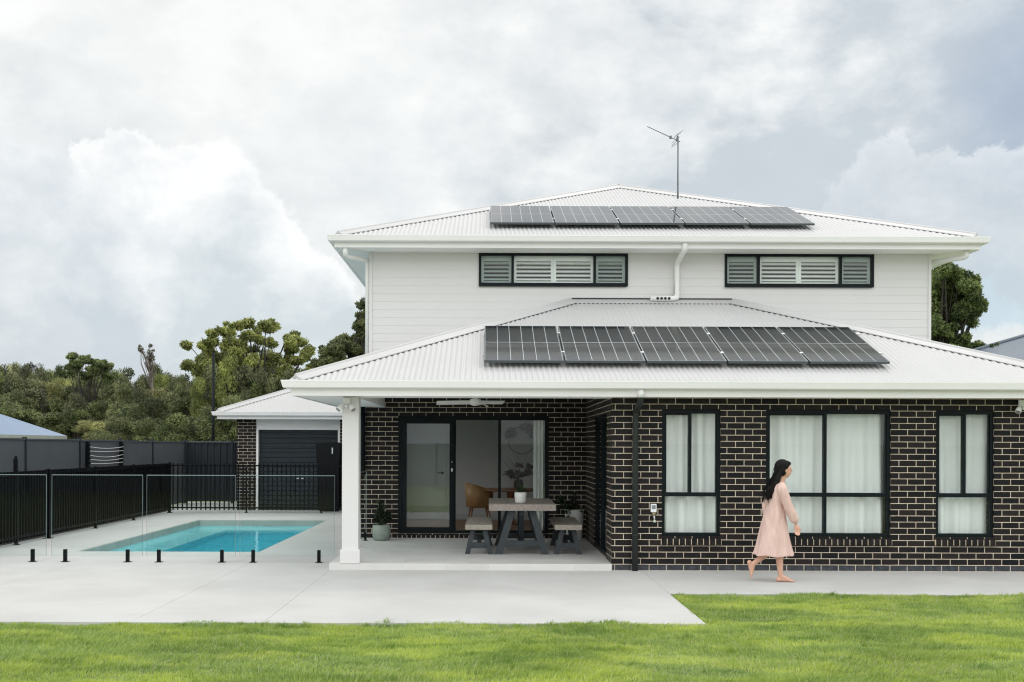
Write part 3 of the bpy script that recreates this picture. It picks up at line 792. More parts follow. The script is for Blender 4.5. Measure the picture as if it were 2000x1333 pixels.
curtain(0.80, 1.01, 4.22, 0.13, 2.40, 21, 'gathered white curtain at the glass end of the open sliding door', folds=0.07, amp=0.05, group='door curtains')

# unseen side window, added to let daylight into the dining room
w = bpy.data.objects.new('window', None); C.objects.link(w); w.parent = house; w.location = Vector((-2.2, 6.3, 0.7)) - house.location
m = MB()
for a_, b_, c_, d_ in ((5.0, 5.05, .7, 2.2), (7.55, 7.6, .7, 2.2), (5.05, 7.55, .7, .75), (5.05, 7.55, 2.15, 2.2), (6.27, 6.33, .75, 2.15)): m.box(-2.24, -2.18, a_, b_, c_, d_)
m.build('frame', 'charcoal_frame', w)
m = MB(); m.box(-2.213, -2.208, 5.04, 7.56, .74, 2.16); m.build('pane', 'window_glass', w)
# room inside
RY = 8.5
mb = MB()
mb.box(-2.16, 7.6, RY, RY + .1, 0.1, 2.62)
mb.box(3.2, 3.3, YB + .12, RY, 0.1, 2.62)
mb.build('room_wall', 'inside_wall', house)
mb = MB(); mb.box(-2.155, 3.2, YB + .10, RY - .001, 2.50, 2.55); mb.build('room_ceiling', 'inside_wall', house)
mb = MB(); mb.box(-2.155, 3.2, YB + .115, RY - .001, 0.05, 0.10); mb.build('room_floor', 'floor_wood', house)
mb = MB(); mb.box(-2.1, 3.19, RY - .016, RY - .001, 0.10, 0.22)
mb.build('skirting', 'inside_door', house)
idr = bpy.data.objects.new('inner_door', None); C.objects.link(idr); idr.parent = house; idr.location = Vector((-1.3, RY, 0.1)) - house.location
m = MB(); m.bbox(-1.72, -0.94, RY - .05, RY - .017, 0.11, 2.16, r=.004)
m.build('leaf', 'inside_door', idr)
m = MB(); frame_rect(m, -1.80, -0.86, RY - .035, RY - .0005, 0.10, 2.24, 0.078, wb=0.001); m.build('frame', 'inside_door', idr)
m = MB(); m.lathe([(0.028, 0), (0.028, 0.01)], n=14)
m.v = [(-1.02 + x, RY - .052 - z, 1.13 + y) for x, y, z in m.v]
m.tube([(-1.02, RY - .06, 1.13), (-1.02, RY - .095, 1.13), (-1.14, RY - .095, 1.13)], 0.009); m.build('handle', 'black_metal', idr)

# upper wall: lapped boards with window openings
UW = (-2.07, 7.65)
WA = (-0.187, 2.402, 4.507, 5.078); WB = (4.084, 6.673, 4.507, 5.078)
def boards(m, xa, xb, z0, z1, y, holes, axis='x', sgn=1):
    p = 0.139; z = z0
    while z < z1 - 1e-6:
        zt = min(z + p, z1)
        segs = [(xa, xb)]
        for h in holes:
            if h[2] < zt - 1e-4 and h[3] > z + 1e-4:
                ns = []
                for a, b in segs:
                    if h[1] <= a or h[0] >= b: ns.append((a, b)); continue
                    if h[0] > a: ns.append((a, h[0]))
                    if h[1] < b: ns.append((h[1], b))
                segs = ns
        for a, b in segs:
            yo, yi = y - 0.0085 * sgn, y - 0.0010 * sgn
            prof = [(yo, z + 0.001), (yo, z + 0.010), (yi, zt), (y + 0.02 * sgn, zt), (y + 0.02 * sgn, z + 0.001)]
            m.prism(prof, a, b, 0, axis='x' if axis == 'x' else 'x')
        z = zt
mb = MB()
cellwall(mb, UW[0], UW[1], 2.7, 5.09, YU, YU + 0.1, [WA, WB])
zb0 = 2.74
# boards whose courses break exactly at the window openings
cuts = [z for z in (zb0,)]
def boards_all(m):
    z = 4.507 - 13 * 0.139; 
    levels = [z + i * 0.139 for i in range(13)] + [4.507] + [4.507 + i * 0.1428 for i in range(1, 5)] 
    levels[-1] = 5.078
    for a, b in zip(levels[:-1], levels[1:]):
        hs = [(WA[0], WA[1]), (WB[0], WB[1])] if a >= 4.506 else []
        segs = [(UW[0], UW[1])]
        for h in hs:
            ns = []
            for s0, s1 in segs:
                if h[0] > s0 and h[1] < s1: ns += [(s0, h[0]), (h[1], s1)]
                else: ns.append((s0, s1))
            segs = ns
        for s0, s1 in segs:
            m.prism([(YU - 0.0058, a + .0005), (YU - 0.0058, a + .005), (YU - 0.003, b), (YU - 0.0005, b), (YU - 0.0005, a + .0005)], s0, s1, 0, axis='x')
boards_all(mb)
cellwall(mb, YU + 0.1, 16.4, 2.7, 5.09, UW[0], UW[0] + 0.1, [], axis='y')
cellwall(mb, YU + 0.1, 16.4, 2.7, 5.09, UW[1] - 0.1, UW[1], [], axis='y')
mb.box(UW[0] - .018, UW[0] + .03, YU - .024, YU + .03, 2.7, 5.08); mb.box(UW[1] - .03, UW[1] + .018, YU - .024, YU + .03, 2.7, 5.08)
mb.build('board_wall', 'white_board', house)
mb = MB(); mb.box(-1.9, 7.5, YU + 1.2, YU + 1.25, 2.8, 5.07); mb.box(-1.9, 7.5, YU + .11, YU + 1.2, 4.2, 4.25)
mb.build('upper_dark_backing', 'inside_dark', house)  # dark backing panels: the gloom behind the shutters is put into their colour

def upper_window(o, label):
    xa, xb, za, zb = o
    w = bpy.data.objects.new('window', None); C.objects.link(w); w.parent = house; w.location = Vector(((xa + xb) / 2, YU, za)) - house.location
    w['label'] = label
    m1, m2 = xa + 0.588, xb - 0.575
    m = MB(); frame_rect(m, xa, xb, YU - .030, YU + .06, za, zb, 0.042, wt=0.042, wb=0.055)
    for mm in (m1, m2): m.box(mm - .021, mm + .021, YU - .026, YU + .06, za + .055, zb - .042)
    m.box(xa, xb - .03, YU - .045, YU - .030, za - .012, za + .02)
    m.build('frame', 'charcoal_frame', w)
    m = MB()
    for l, r in ((xa + .04, m1 - .02), (m1 + .02, m2 - .02), (m2 + .02, xb - .04)): m.box(l, r, YU + .005, YU + .010, za + .05, zb - .04)
    m.m = [0] * 6 + [1] * 6 + [0] * 6
    m.build('pane', ['screened_glass', 'window_glass'], w)
    z0_, z1_ = za + .055, zb - .042
    mid = (m1 + m2) / 2
    for l, r in ((xa + .042, m1 - .021), (m1 + .021, mid), (mid, m2 - .021), (m2 + .021, xb - .042)):
        sh = MB(); st = 0.045; top = 0.085; bot = 0.035
        l += .001; r -= .001
        frame_rect(sh, l, r, YU + .05, YU + .078, z0_, z1_, st, wt=top, wb=bot)
        zz0, zz1 = z0_ + bot, z1_ - top; n = 5; p = (zz1 - zz0) / n
        for k in range(n):
            zc = zz0 + p * (k + .5)
            M = Matrix.Translation((0, YU + .066, zc)) @ Matrix.Rotation(R(44), 4, 'X')
            sh.box(l + st - .001, r - st + .001, -.0245, .0245, -.005, .005, 0, M)
        sh.build('shutter', 'shutter_white', w)
upper_window(WA, 'long shuttered upper window over the porch')
upper_window(WB, 'long shuttered upper window right of the white downpipe')

# ---- roofs
def roof_group(name, label):
    r = bpy.data.objects.new(name, None); C.objects.link(r); r.parent = house; r.location = (0, 0, 0); 
    if label: r['label'] = label
    return r
INS = 0.045      # metal starts just inside the gutter lip
lower = roof_group('roof', 'lower white corrugated roof over porch and front rooms')
mb = MB()
zr = LZ - 0.012
vmax = YU - (LYF + INS) - 0.0
slope(mb, LXL + INS, LXR - INS, vmax, zr, lambda u, v: (u, LYF + INS + v))
slope(mb, LYF + INS, 16.5, 0.75, zr, lambda u, v: (LXL + INS + v, u), a=1, b=0)
# left plane between the porch end and the upper wall
slope(mb, LYF + INS, YU, vmax, zr, lambda u, v: (LXL + INS + v, u), a=1, b=0)
slope(mb, LYF + INS, YU, vmax, zr, lambda u, v: (LXR - INS - v, u), a=1, b=0)
slope(mb, YU, 16.5, 0.75, zr, lambda u, v: (LXR - INS - v, u), a=0, b=0)
# trim faces that ran past the hip line
mb.build('roof_sheet', 'white_roof', lower, recalc=False)
mb = MB()
xl, xr = LXL + INS, LXR - INS; e = 0.12
hipcap(mb, (xl + e, LYF + INS + e, zr + TAN * e), (xl + vmax, YU - .02, zr + TAN * vmax))
hipcap(mb, (xr - e, LYF + INS + e, zr + TAN * e), (xr - vmax, YU - .02, zr + TAN * vmax))
# apron flashing where the roof meets the upper wall
za_ = zr + TAN * vmax
mb.add([(xl + vmax - .1, YU - .16, za_ - TAN * .16 + .018), (xr - vmax + .1, YU - .16, za_ - TAN * .16 + .018), (xr - vmax, YU - .012, za_ + .035), (xl + vmax, YU - .012, za_ + .035), 
        (xl + vmax - .1, YU - .16, za_ - TAN * .16 + .008), (xr - vmax + .1, YU - .16, za_ - TAN * .16 + .008)], [(0, 1, 2, 3), (4, 5, 1, 0)], 0)
mb.box(xl + vmax - .05, xr - vmax + .05, YU - .148, YU - .118, za_ - TAN * .16 - .012, za_ - TAN * .16 + .006 + .004, 1)
mb.box(xl + vmax + .02, xr - vmax - .02, YU - .022, YU - .0115, za_ + .036, za_ + .055, 1)
mb.build('ridge_cap', ['white_roof', 'foam_dark'], lower)
upper = roof_group('roof', 'upper white corrugated hip roof')
mb = MB(); zr2 = UZ - 0.012
half = (UXR - UXL) / 2 - INS
xl2, xr2, yf2, yb2_ = UXL + INS, UXR - INS, UYF + INS, UYB - INS
slope(mb, xl2, xr2, half, zr2, lambda u, v: (u, yf2 + v)); slope(mb, xl2, xr2, half, zr2, lambda u, v: (u, yb2_ - v))
slope(mb, yf2, yb2_, half, zr2, lambda u, v: (xl2 + v, u)); slope(mb, yf2, yb2_, half, zr2, lambda u, v: (xr2 - v, u))
mb.build('roof_sheet', 'white_roof', upper, recalc=False)
mb = MB(); mx_ = (xl2 + xr2) / 2; za2 = zr2 + TAN * half; e = 0.12
hipcap(mb, (xl2 + e, yf2 + e, zr2 + TAN * e), (mx_, yf2 + half, za2)); hipcap(mb, (xr2 - e, yf2 + e, zr2 + TAN * e), (mx_, yf2 + half, za2))
hipcap(mb, (xl2 + e, yb2_ - e, zr2 + TAN * e), (mx_, yb2_ - half, za2)); hipcap(mb, (xr2 - e, yb2_ - e, zr2 + TAN * e), (mx_, yb2_ - half, za2))
hipcap(mb, (mx_, yf2 + half - .05, za2), (mx_, yb2_ - half + .05, za2), straight=True)
mb.build('ridge_cap', ['white_roof', 'foam_dark'], upper)

GUT = [(0.118, -0.015), (0.118, -0.106), (0.036, -0.106), (0.020, -0.094), (0.003, -0.022), (0.0, -0.016), (0.0, 0.0), (0.012, 0.0), (0.012, -0.015), (0.03, -0.085), (0.108, -0.085), (0.108, -0.015)]
def gutters(path, z, zs, closed=False):
    m = MB(); sweep(m, path, [(o, z + h) for o, h in GUT], closed_prof=True); m.build('gutter', 'white_paint', house)
    m = MB(); sweep(m, path, [(0.119, z - 0.02), (0.119, zs), (0.145, zs), (0.145, z - 0.02)], closed_prof=True); m.build('fascia', 'white_paint', house)
gutters([(LXL, 16.5), (LXL, LYF), (LXR, LYF), (LXR, 16.5)], LZ, 2.400)
gutters([(UXL, UYB), (UXL, UYF), (UXR, UYF), (UXR, UYB)], UZ, 5.080)
# soffits
mb = MB(); SZ = 2.412
mb.box(LXL + .146, LXR - .146, LYF + .146, -0.002, SZ, SZ + .01)                    # front
mb.box(LXL + .146, -2.052, 0.0, YB, SZ, SZ + .01); mb.box(LXL + .146, -2.272, YB, 16.4, SZ, SZ + .01)
mb.box(7.832, LXR - .146, 0.0, 16.4, SZ, SZ + .01)
mb.box(-1.848, 1.719, 0.20, YB - .002, 2.665, 2.68)                                     # porch ceiling
sz2 = 5.092
mb.box(UXL + .146, UXR - .146, UYF + .146, YU - .001, sz2, sz2 + .01); mb.box(UXL + .146, UW[0] - .001, YU, 16.9, sz2, sz2 + .01)
mb.box(UW[1] + .001, UXR - .146, YU, 16.9, sz2, sz2 + .01)
mb.build('soffit', 'soffit_white', house)
# small bead where soffit meets upper wall
mb = MB(); mb.box(UW[0] + .03, UW[1] - .03, YU - .03, YU - .012, 5.079, 5.091)
mb.build('trim', 'white_paint', house)
# porch beams and post
mb = MB()
mb.box(-2.05, 1.718, -0.0, 0.19, 2.405, 2.70); mb.box(-2.05, -1.85, 0.191, YB - .003, 2.405, 2.66)
mb.build('beam', 'soffit_white', house)
pst = bpy.data.objects.new('post', None); C.objects.link(pst); pst.parent = house; pst.location = Vector((-1.93, 0.1, 0.09)) - house.location
m = MB(); m.bbox(-2.045, -1.815, -0.03, 0.20, 0.28, 2.404, r=.006); m.build('shaft', 'post_white', pst)
m = MB(); m.bbox(-2.068, -1.792, -0.053, 0.223, 0.09, 0.272, r=.005)
m.prism([(-2.068, .2715), (-1.792, .2715), (-1.813, .292), (-2.047, .292)], -0.046, 0.216); m.build('base_collar', 'post_white', pst)

# downpipes
def pipe(pts, r, matn, label, brackets=()):
    d = bpy.data.objects.new('downpipe', None); C.objects.link(d); d.parent = house; d.location = Vector(pts[-1]) - house.location; d['label'] = label
    m = MB()
    # round the bends
    P_ = [Vector(p) for p in pts]; out = [P_[0]]
    for i in range(1, len(P_) - 1):
        a, b, c = P_[i - 1], P_[i], P_[i + 1]; k = min(0.09, (a - b).length * .45, (c - b).length * .45)
        p0 = b + (a - b).normalized() * k; p1 = b + (c - b).normalized() * k
        for t in (0, .25, .5, .75, 1): out.append(p0 * (1 - t) ** 2 + b * 2 * t * (1 - t) + p1 * t * t)
    out.append(P_[-1])
    m.tube(out, r, 16); m.build('pipe', matn, d)
    for (bp, ax) in brackets:
        m = MB(); m.tube([Vector(bp) - Vector(ax) * .012, Vector(bp) + Vector(ax) * .012], r + .006, 16); m.build('collar', matn, d)
    return d
d1 = pipe([(2.045, -0.50, 2.50), (2.045, -0.50, 2.385), (2.04, -0.42, 2.30), (2.04, -0.10, 2.24), (2.035, -0.055, 2.12), (2.035, -0.055, 0.005)], 0.043, 'charcoal_pipe', 'dark round downpipe on the brick wall beside the porch',
          [((2.035, -0.055, 0.5), (0, 0, 1))])
m = MB(); m.tube([(2.045, -0.50, 2.505), (2.045, -0.50, 2.39)], 0.050, 16); m.build('outlet', 'pipe_white', d1)
d2 = pipe([(3.30, 3.10, 5.18), (3.30, 3.10, 5.06), (3.245, 3.54, 4.90), (3.245, 3.54, 4.30), (3.20, 3.535, 4.29)], 0.046, 'pipe_white', 'white downpipe between the two upper windows')
m = MB(); sx0, sx1 = 2.80, 3.26
m.tube([(3.245, 3.535, 4.36), (3.23, 3.52, 4.30), (3.17, 3.50, 4.283), (2.80, 3.50, 4.283)], 0.046, 16)
m.tube([(2.80, 3.50, 4.283), (2.785, 3.50, 4.283)], 0.052, 16)
m.build('spreader', 'pipe_white', d2)
m = MB()
for k in range(4):
    cx = 2.90 + k * 0.066; m.tube([(cx, 3.462, 4.283), (cx, 3.445, 4.281)], 0.024, 14)
m.build('outlet_hole', 'dark_gap', d2)
pipe([(-2.45, 3.18, 5.09), (-2.45, 3.18, 4.985), (-2.45, 3.25, 4.955), (-2.13, 3.66, 4.955), (-2.125, 3.68, 4.85), (-2.125, 3.68, 2.95)], 0.043, 'pipe_white', 'white corner downpipe left of the upper wall')
pipe([(8.13, 3.25, 5.09), (8.13, 3.25, 4.99), (8.10, 3.30, 4.975), (7.74, 3.78, 4.975), (7.715, 3.80, 4.85), (7.715, 3.80, 3.0)], 0.043, 'pipe_white', 'white downpipe at the right corner of the upper wall')
pipe([(-2.24, 3.93, 2.41), (-2.24, 3.93, 1.20)], 0.05, 'charcoal_frame', 'dark pipe at the far brick corner of the porch')

# ================================================================== SOLAR PANELS
def roof_z(y, yf, z0): return z0 + TAN * (y - yf)
def make_panel(label, group, rough=None):
    t = thing('solar_panel', (0, 0, 0), label, 'solar panel', group)
    W, L = 1.112, 1.815
    m = MB(); m.box(-W / 2 + .011, W / 2 - .011, -L / 2 + .011, L / 2 - .011, -.004, .0012)
    m.build('cell_sheet', 'solar_cells', t)
    m = MB(); frame_rect(m, -W / 2, W / 2, -.034, .002, -L / 2, L / 2, .011)
    m.v = [(x, z, y) for x, y, z in m.v]; m.build('frame', 'edge_frame', t)
    for yy in (-.50, .50):
        m = MB(); m.box(-W / 2 - .013, W / 2 + .013, yy - .02, yy + .02, -.075, -.036); m.build('rail', 'silver', t)
    for yy in (-.50, .50):
        m = MB(); m.bbox(W / 2 - .010, W / 2 + .036, yy - .022, yy + .022, -.01, .009, r=.002); m.build('clamp', 'silver', t)
    m = MB(); m.box(-W / 2 + .012, W / 2 - .012, -L / 2 + .012, L / 2 - .012, -.010, -.0045); m.build('backsheet', 'inside_door', t)
    return t
mat('edge_frame', (0.10, 0.115, 0.125), 0.35, metal=0.6)
ANG = math.atan(TAN)
place_names = ['leftmost', 'second from the left', 'middle', 'second from the right', 'rightmost']
def array(xl, ya, yb, yf, z0, grp, txt):
    yc = (ya + yb) / 2; z = roof_z(yc, yf, z0) + 0.115
    first = None
    for i in range(5):
        lab = txt % place_names[i]
        loc = (xl + 0.568 + i * 1.136, yc, z)
        if first is None:
            p = make_panel(lab, grp); p.rotation_euler = (ANG, 0, 0); first = p; p.location = loc
        else: p = copy_tree(first, loc, lab)
        if i == 0: extra = (p,)
        # short feet on the roof
    for yy in (-.50, .50):
        m = MB(); m.box(-0.556 - .09, -0.556 - .0135, yy - .02, yy + .02, -.075, -.036)
        m.box(-0.556 - .085, -0.556 - .045, yy - .03, yy + .03, -.10, -.0755); m.build('rail_end', 'silver', first)
    # keep the leftmost's extra rail ends on that panel only
    return first
array(-0.085, -0.02, 1.67, LYF + INS, zr, 'solar panels on the lower roof', '%s dark solar panel of the lower roof row')
array(0.0, 3.66, 5.35, yf2, zr2, 'solar panels on the upper roof', '%s pale reflecting solar panel of the upper roof row')

# ================================================================== ROOF ANTENNA
an = thing('tv_antenna', (3.87, 6.97, 6.80), 'thin metal aerial on a mast on the upper roof', 'antenna')
m = MB(); m.tube([(3.87, 6.97, 6.80), (3.87, 6.97, 8.12)], .014, 8); m.tube([(3.87, 6.97, 6.80), (3.87, 6.97, 7.12)], .018, 8); m.build('mast', 'mast_metal', an)
m = MB()
m.beam((3.72, 6.90, 6.79), (4.03, 6.90, 6.79), .03, .03); m.beam((3.87, 6.80, 6.75), (3.87, 7.1, 6.86), .03, .02)
for sx in (-.08, .06): m.tube([(3.87, 6.97, 7.15), (3.87 + sx, 6.93, 6.81)], .003, 5)
m.build('mount', 'silver', an)
bo = Vector((3.90, 6.90, 7.98)); be = Vector((3.20, 6.62, 8.20)); 
m = MB(); m.tube([bo, be], .007, 6); m.build('boom', 'mast_metal', an)
m = MB(); dv = (be - bo).normalized(); sd = dv.cross(Vector((0, 0, 1))).normalized(); upv = sd.cross(dv)
for i in range(12):
    c = bo.lerp(be, 0.22 + 0.78 * i / 11 if i else .22); ln = .085 - .002 * i
    tilt = (sd * .92 + upv * .4).normalized()
    m.tube([c - tilt * ln, c + tilt * ln], .007, 5)
m.build('elements', 'mast_metal', an)
m = MB()
for k, (a, l) in enumerate(((.10, .16), (.06, .13), (-.03, .14), (-.09, .16))):
    c = bo.lerp(be, .16) + upv * a * 1.3 - dv * abs(a) * .5
    m.tube([c - sd * l + upv * .05, c + sd * l], .004, 5)
m.tube([bo.lerp(be, .14) + upv * .14, bo.lerp(be, .10) - upv * .02, bo.lerp(be, .20) - upv * .15], .006, 5)
m.bbox(-.022, .022, -.02, .02, -.03, .03, r=.004, M=Matrix.Translation(bo.lerp(be, .30)))
m.bbox(-.02, .02, -.02, .02, -.035, .035, r=.004, M=Matrix.Translation(bo.lerp(be, .10) + upv * .02))
m.build('reflector', 'mast_metal', an)

# ================================================================== SMALL FIXTURES
t = thing('ceiling_fan', (-0.22, 1.9, 2.66), 'white ceiling fan under the porch ceiling', 'fan')
m = MB(); m.lathe([(.05, 2.655), (.05, 2.62), (.012, 2.61), (.012, 2.47)], -0.22, 1.9, 16); m.build('rod', 'white_paint', t)
m = MB(); m.lathe([(.03, 2.48), (.085, 2.46), (.095, 2.42), (.085, 2.385), (.05, 2.365), (.02, 2.36)], -0.22, 1.9, 24); m.build('motor', 'white_paint', t)
for k in range(3):
    a = R(195 + 120 * k); m = MB()
    pts = [(.07, -.03, .03), (.20, -.075, .08), (.45, -.08, .085), (.60, -.06, .06), (.62, -.02, .02)]
    vs = []
    for r_, lo, hi in pts:
        for s_, zz in ((lo, -.026), (hi, .026)):
            for th in (-.003, .003): vs.append((r_, s_, zz + th + 2.415 - .03 * r_))
    fs = []
    for i in range(len(pts) - 1):
        o = i * 4; fs += [(o, o + 4, o + 6, o + 2), (o + 1, o + 3, o + 7, o + 5), (o, o + 1, o + 5, o + 4), (o + 2, o + 6, o + 7, o + 3)]
    fs += [(0, 2, 3, 1), (16, 17, 19, 18)]
    M = Matrix.Translation((-0.22, 1.9, 0)) @ Matrix.Rotation(a, 4, 'Z')
    m.add([tuple(M @ Vector(v)) for v in vs], fs); m.build('blade', 'white_paint', t)

def flood(loc, label, mirror=1):
    t = thing('security_light', loc, label, 'security light', 'security lights under the eaves')
    x, y, z = loc
    m = MB(); m.bbox(x - .05, x + .05, y - .02, y + .02, z - .06, z + .03, r=.006); m.build('base', 'pipe_white', t)
    for s_ in (-1, 1):
        d = Vector((s_ * .5, -.45, -.75)).normalized(); c = Vector((x + s_ * .045, y - .03, z - .05))
        m = MB(); m.tube([c, c + d * .05, c + d * .06, c + d * .12], [.018, .028, .036, .040], 14)
        hd = m.build('lamp_head', 'pipe_white', t)
        m = MB(); m.tube([c + d * .1205, c + d * .123], .034, 14); m.build('lens', 'lens_grey', hd)
    m = MB(); m.sphere((x, y - .03, z - .085), .024); m.build('sensor', 'pipe_white', t)
    return t
flood((-1.98, -0.055, 2.36), 'white twin security light on top of the porch post')
flood((7.38, -0.12, 2.36), 'white twin security light under the eave at the brick wall end')

t = thing('outlet_box', (2.29, 0.0, 0.87), 'small white weatherproof power outlet on the dark bricks', 'power outlet')
m = MB(); m.bbox(2.255, 2.335, -.045, -.001, .815, .93, r=.008); m.build('housing', 'outlet_white', t)
m = MB(); m.bbox(2.268, 2.322, -.050, -.0455, .86, .915, r=.002); m.lathe([(.008, 0), (.008, .003)], n=10)
m.v[-20:] = [(2.295 + a, -.052 - c, .885 + b) for a, b, c in m.v[-20:]]; m.build('switch', 'lens_grey', t)
t = thing('garden_tap', (2.295, 0.0, 0.76), 'small brass garden tap below the white power outlet', 'tap')
m = MB(); m.tube([(2.295, -.001, .765), (2.295, -.06, .765), (2.297, -.075, .75), (2.30, -.08, .705)], [.013, .013, .012, .010], 12); m.build('spout', 'silver', t)
m = MB(); m.tube([(2.295, -.05, .765), (2.295, -.05, .80)], .007, 8); m.tube([(2.272, -.05, .803), (2.325, -.05, .803)], .007, 8); m.build('handle', 'brass', t)
m = MB(); m.tube([(2.30, -.08, .71), (2.302, -.082, .675)], .017, 12); m.build('hose_fitting', 'tap_plastic', t)

# ================================================================== PORCH FURNITURE
PZ = 0.09
def plank_top(m, x0, x1, y0, y1, z0, z1, n, r=.006):
    w = (x1 - x0) / n
    for i in range(n): m.bbox(x0 + i * w + .001, x0 + (i + 1) * w - .001, y0, y1, z0, z1, r=r * .5)
tb = thing('dining_table', (0.505, 2.0, PZ), 'grey timber outdoor table on slate A-frame legs', 'table')
m = MB(); plank_top(m, 0.0, 1.01, 1.08, 2.92, PZ + .668, PZ + .765, 1, .008)
tt = m.build('tabletop', 'table_wood', tb)
def aframe(cx, y, top_w, bot_w, h, t, dpt, matn, parent, rail_z):
    for s_ in (-1, 1):
        m = MB()
        xt, xb_ = cx + s_ * top_w / 2, cx + s_ * bot_w / 2
        m.prism([(xb_ - t / 2 * 1.08, PZ), (xb_ + t / 2 * 1.08, PZ), (xt + t / 2, PZ + h), (xt - t / 2, PZ + h)], y, y + dpt)
        m.build('leg', matn, parent)
    m = MB(); k = (rail_z) / h; xr_ = (bot_w + (top_w - bot_w) * k) / 2
    m.box(cx - xr_ + .01, cx + xr_ - .01, y + .012, y + dpt - .012, PZ + rail_z - .04, PZ + rail_z + .045)
    m.build('cross_rail', matn, parent)
for yy in (1.22, 2.62): aframe(0.505, yy, 0.30, 0.70, 0.667, 0.105, 0.09, 'slate_paint', tb, 0.16)
m = MB(); m.box(.465, .545, 1.31, 2.62, PZ + .12, PZ + .20); m.box(.465, .545, 1.31, 2.62, PZ + .58, PZ + .662)
m.beam((.505, 1.62, PZ + .20), (.505, 1.40, PZ + .60), .07, .07); m.beam((.505, 2.32, PZ + .20), (.505, 2.54, PZ + .60), .07, .07)
m.build('stretcher', 'slate_paint', tb)
def bench(cx, label, rot=0.0):
    b = thing('bench', (cx, 2.0, PZ), label, 'bench', 'timber benches beside the outdoor table')
    m = MB(); m.bbox(cx - .203, cx + .203, 1.13, 2.87, PZ + .378, PZ + .452, r=.005); m.build('seat', 'bench_wood', b)
    for yy in (1.24, 2.66): aframe(cx, yy, .17, .345, .377, .072, .06, 'slate_paint', b, .13)
    m = MB(); m.box(cx - .03, cx + .03, 1.30, 2.66, PZ + .10, PZ + .155); m.build('stretcher', 'slate_paint', b)
    b.rotation_euler.z = rot
    return b
bench(-0.148, 'timber-topped bench on the sliding door side of the table')
bench(1.215, 'timber-topped bench beside the tall white planter', R(-1.0))

# leafy helper ------------------------------------------------------
def leaves_mesh(name, centers, n_each, size, matn, seed, spread=None, flat=0.75, droop=0.3, aspect=0.42, parent=None, loc=(0, 0, 0)):
    """many small folded leaves around clump centres [(x,y,z,r)]"""
    rng = np.random.default_rng(seed)
    cs = np.array([(c[0], c[1], c[2]) for c in centers], float); rs = np.array([c[3] for c in centers], float)
    k = len(cs); cnt = np.maximum(4, (n_each * (rs / rs.mean()) ** 2).astype(int))
    idx = np.repeat(np.arange(k), cnt); n = len(idx)
    d = rng.normal(size=(n, 3)); d /= np.linalg.norm(d, axis=1)[:, None]
    rad = rng.uniform(0.25, 1.0, n) ** 0.55
    off = d * rad[:, None] * rs[idx][:, None]; off[:, 2] *= flat
    pos = cs[idx] + off + rng.normal(0, 0.06, (n, 3)) * rs[idx][:, None]
    # leaf frame
    ax = rng.normal(size=(n, 3)) + d * 0.8; ax[:, 2] -= droop; ax /= np.linalg.norm(ax, axis=1)[:, None]
    up = d * 0.7 + rng.normal(size=(n, 3)) * 0.6 + np.array([0, 0, 0.6])
    sd = np.cross(ax, up); sd /= (np.linalg.norm(sd, axis=1)[:, None] + 1e-9)
    L = size * rng.uniform(0.6, 1.4, n)[:, None]; Wd = L * aspect
    nm = np.cross(sd, ax)
    V = np.stack([pos - ax * L * .5, pos + sd * Wd * .5 - nm * Wd * .12, pos + ax * L * .5, pos - sd * Wd * .5 - nm * Wd * .12], 1).astype(np.float32)
    V -= np.array(loc, np.float32)
    me = bpy.data.meshes.new(name); me.vertices.add(n * 4); me.vertices.foreach_set('co', V.ravel())
    me.loops.add(n * 4); me.loops.foreach_set('vertex_index', np.arange(n * 4, dtype=np.int32))
    me.polygons.add(n); me.polygons.foreach_set('loop_start', (np.arange(n) * 4).astype(np.int32)); me.polygons.foreach_set('loop_total', np.full(n, 4, np.int32))
    me.materials.append(MATS[matn]); me.update(calc_edges=True)
    at = me.attributes.new('var', 'FLOAT_COLOR', 'POINT')
    cv = rng.normal(0.42, 0.25, k)[idx] + rng.normal(0, 0.17, n)
    c = np.zeros((n, 4, 4), np.float32); c[..., 3] = 1; c[..., 0] = np.clip(cv, 0, 1)[:, None]
    at.data.foreach_set('color', c.ravel())
    return me
def leaf_obj(name, me, parent):
    o = bpy.data.objects.new(name, me); C.objects.link(o)
    if parent is not None: o.parent = parent
    return o
def pot_plant(name, loc, label, cat, prof, potmat, clumps, n, size, seed, leafm='pot_leaf', stems=(), soil_r=None, soil_z=None, group=None, droop=.2):
    t = thing(name, loc, label, cat, group)
    m = MB(); m.lathe([(r, loc[2] + z) for r, z in prof], loc[0], loc[1], 32); m.build('pot', potmat, t)
    if soil_r: m = MB(); m.lathe([(soil_r, loc[2] + soil_z - .01), (soil_r, loc[2] + soil_z)], loc[0], loc[1], 24); m.build('soil', 'soil', t)
    cl = [(loc[0] + a, loc[1] + b, loc[2] + c, r) for a, b, c, r in clumps]
    leaf_obj('foliage', leaves_mesh('foliage', cl, n, size, leafm, seed, loc=loc, droop=droop), t)
    if stems:
        m = MB()
        for s_ in stems: m.tube([(loc[0] + a, loc[1] + b, loc[2] + c) for a, b, c in s_], [.008, .006, .004][:len(s_)] if len(s_) <= 3 else .005, 6)
        m.build('stem', 'bark_dark', t)
    return t
sage = [(.105, 0), (.14, .02), (.155, .09), (.158, .17), (.150, .265), (.140, .268), (.138, .235), (.02, .232)]
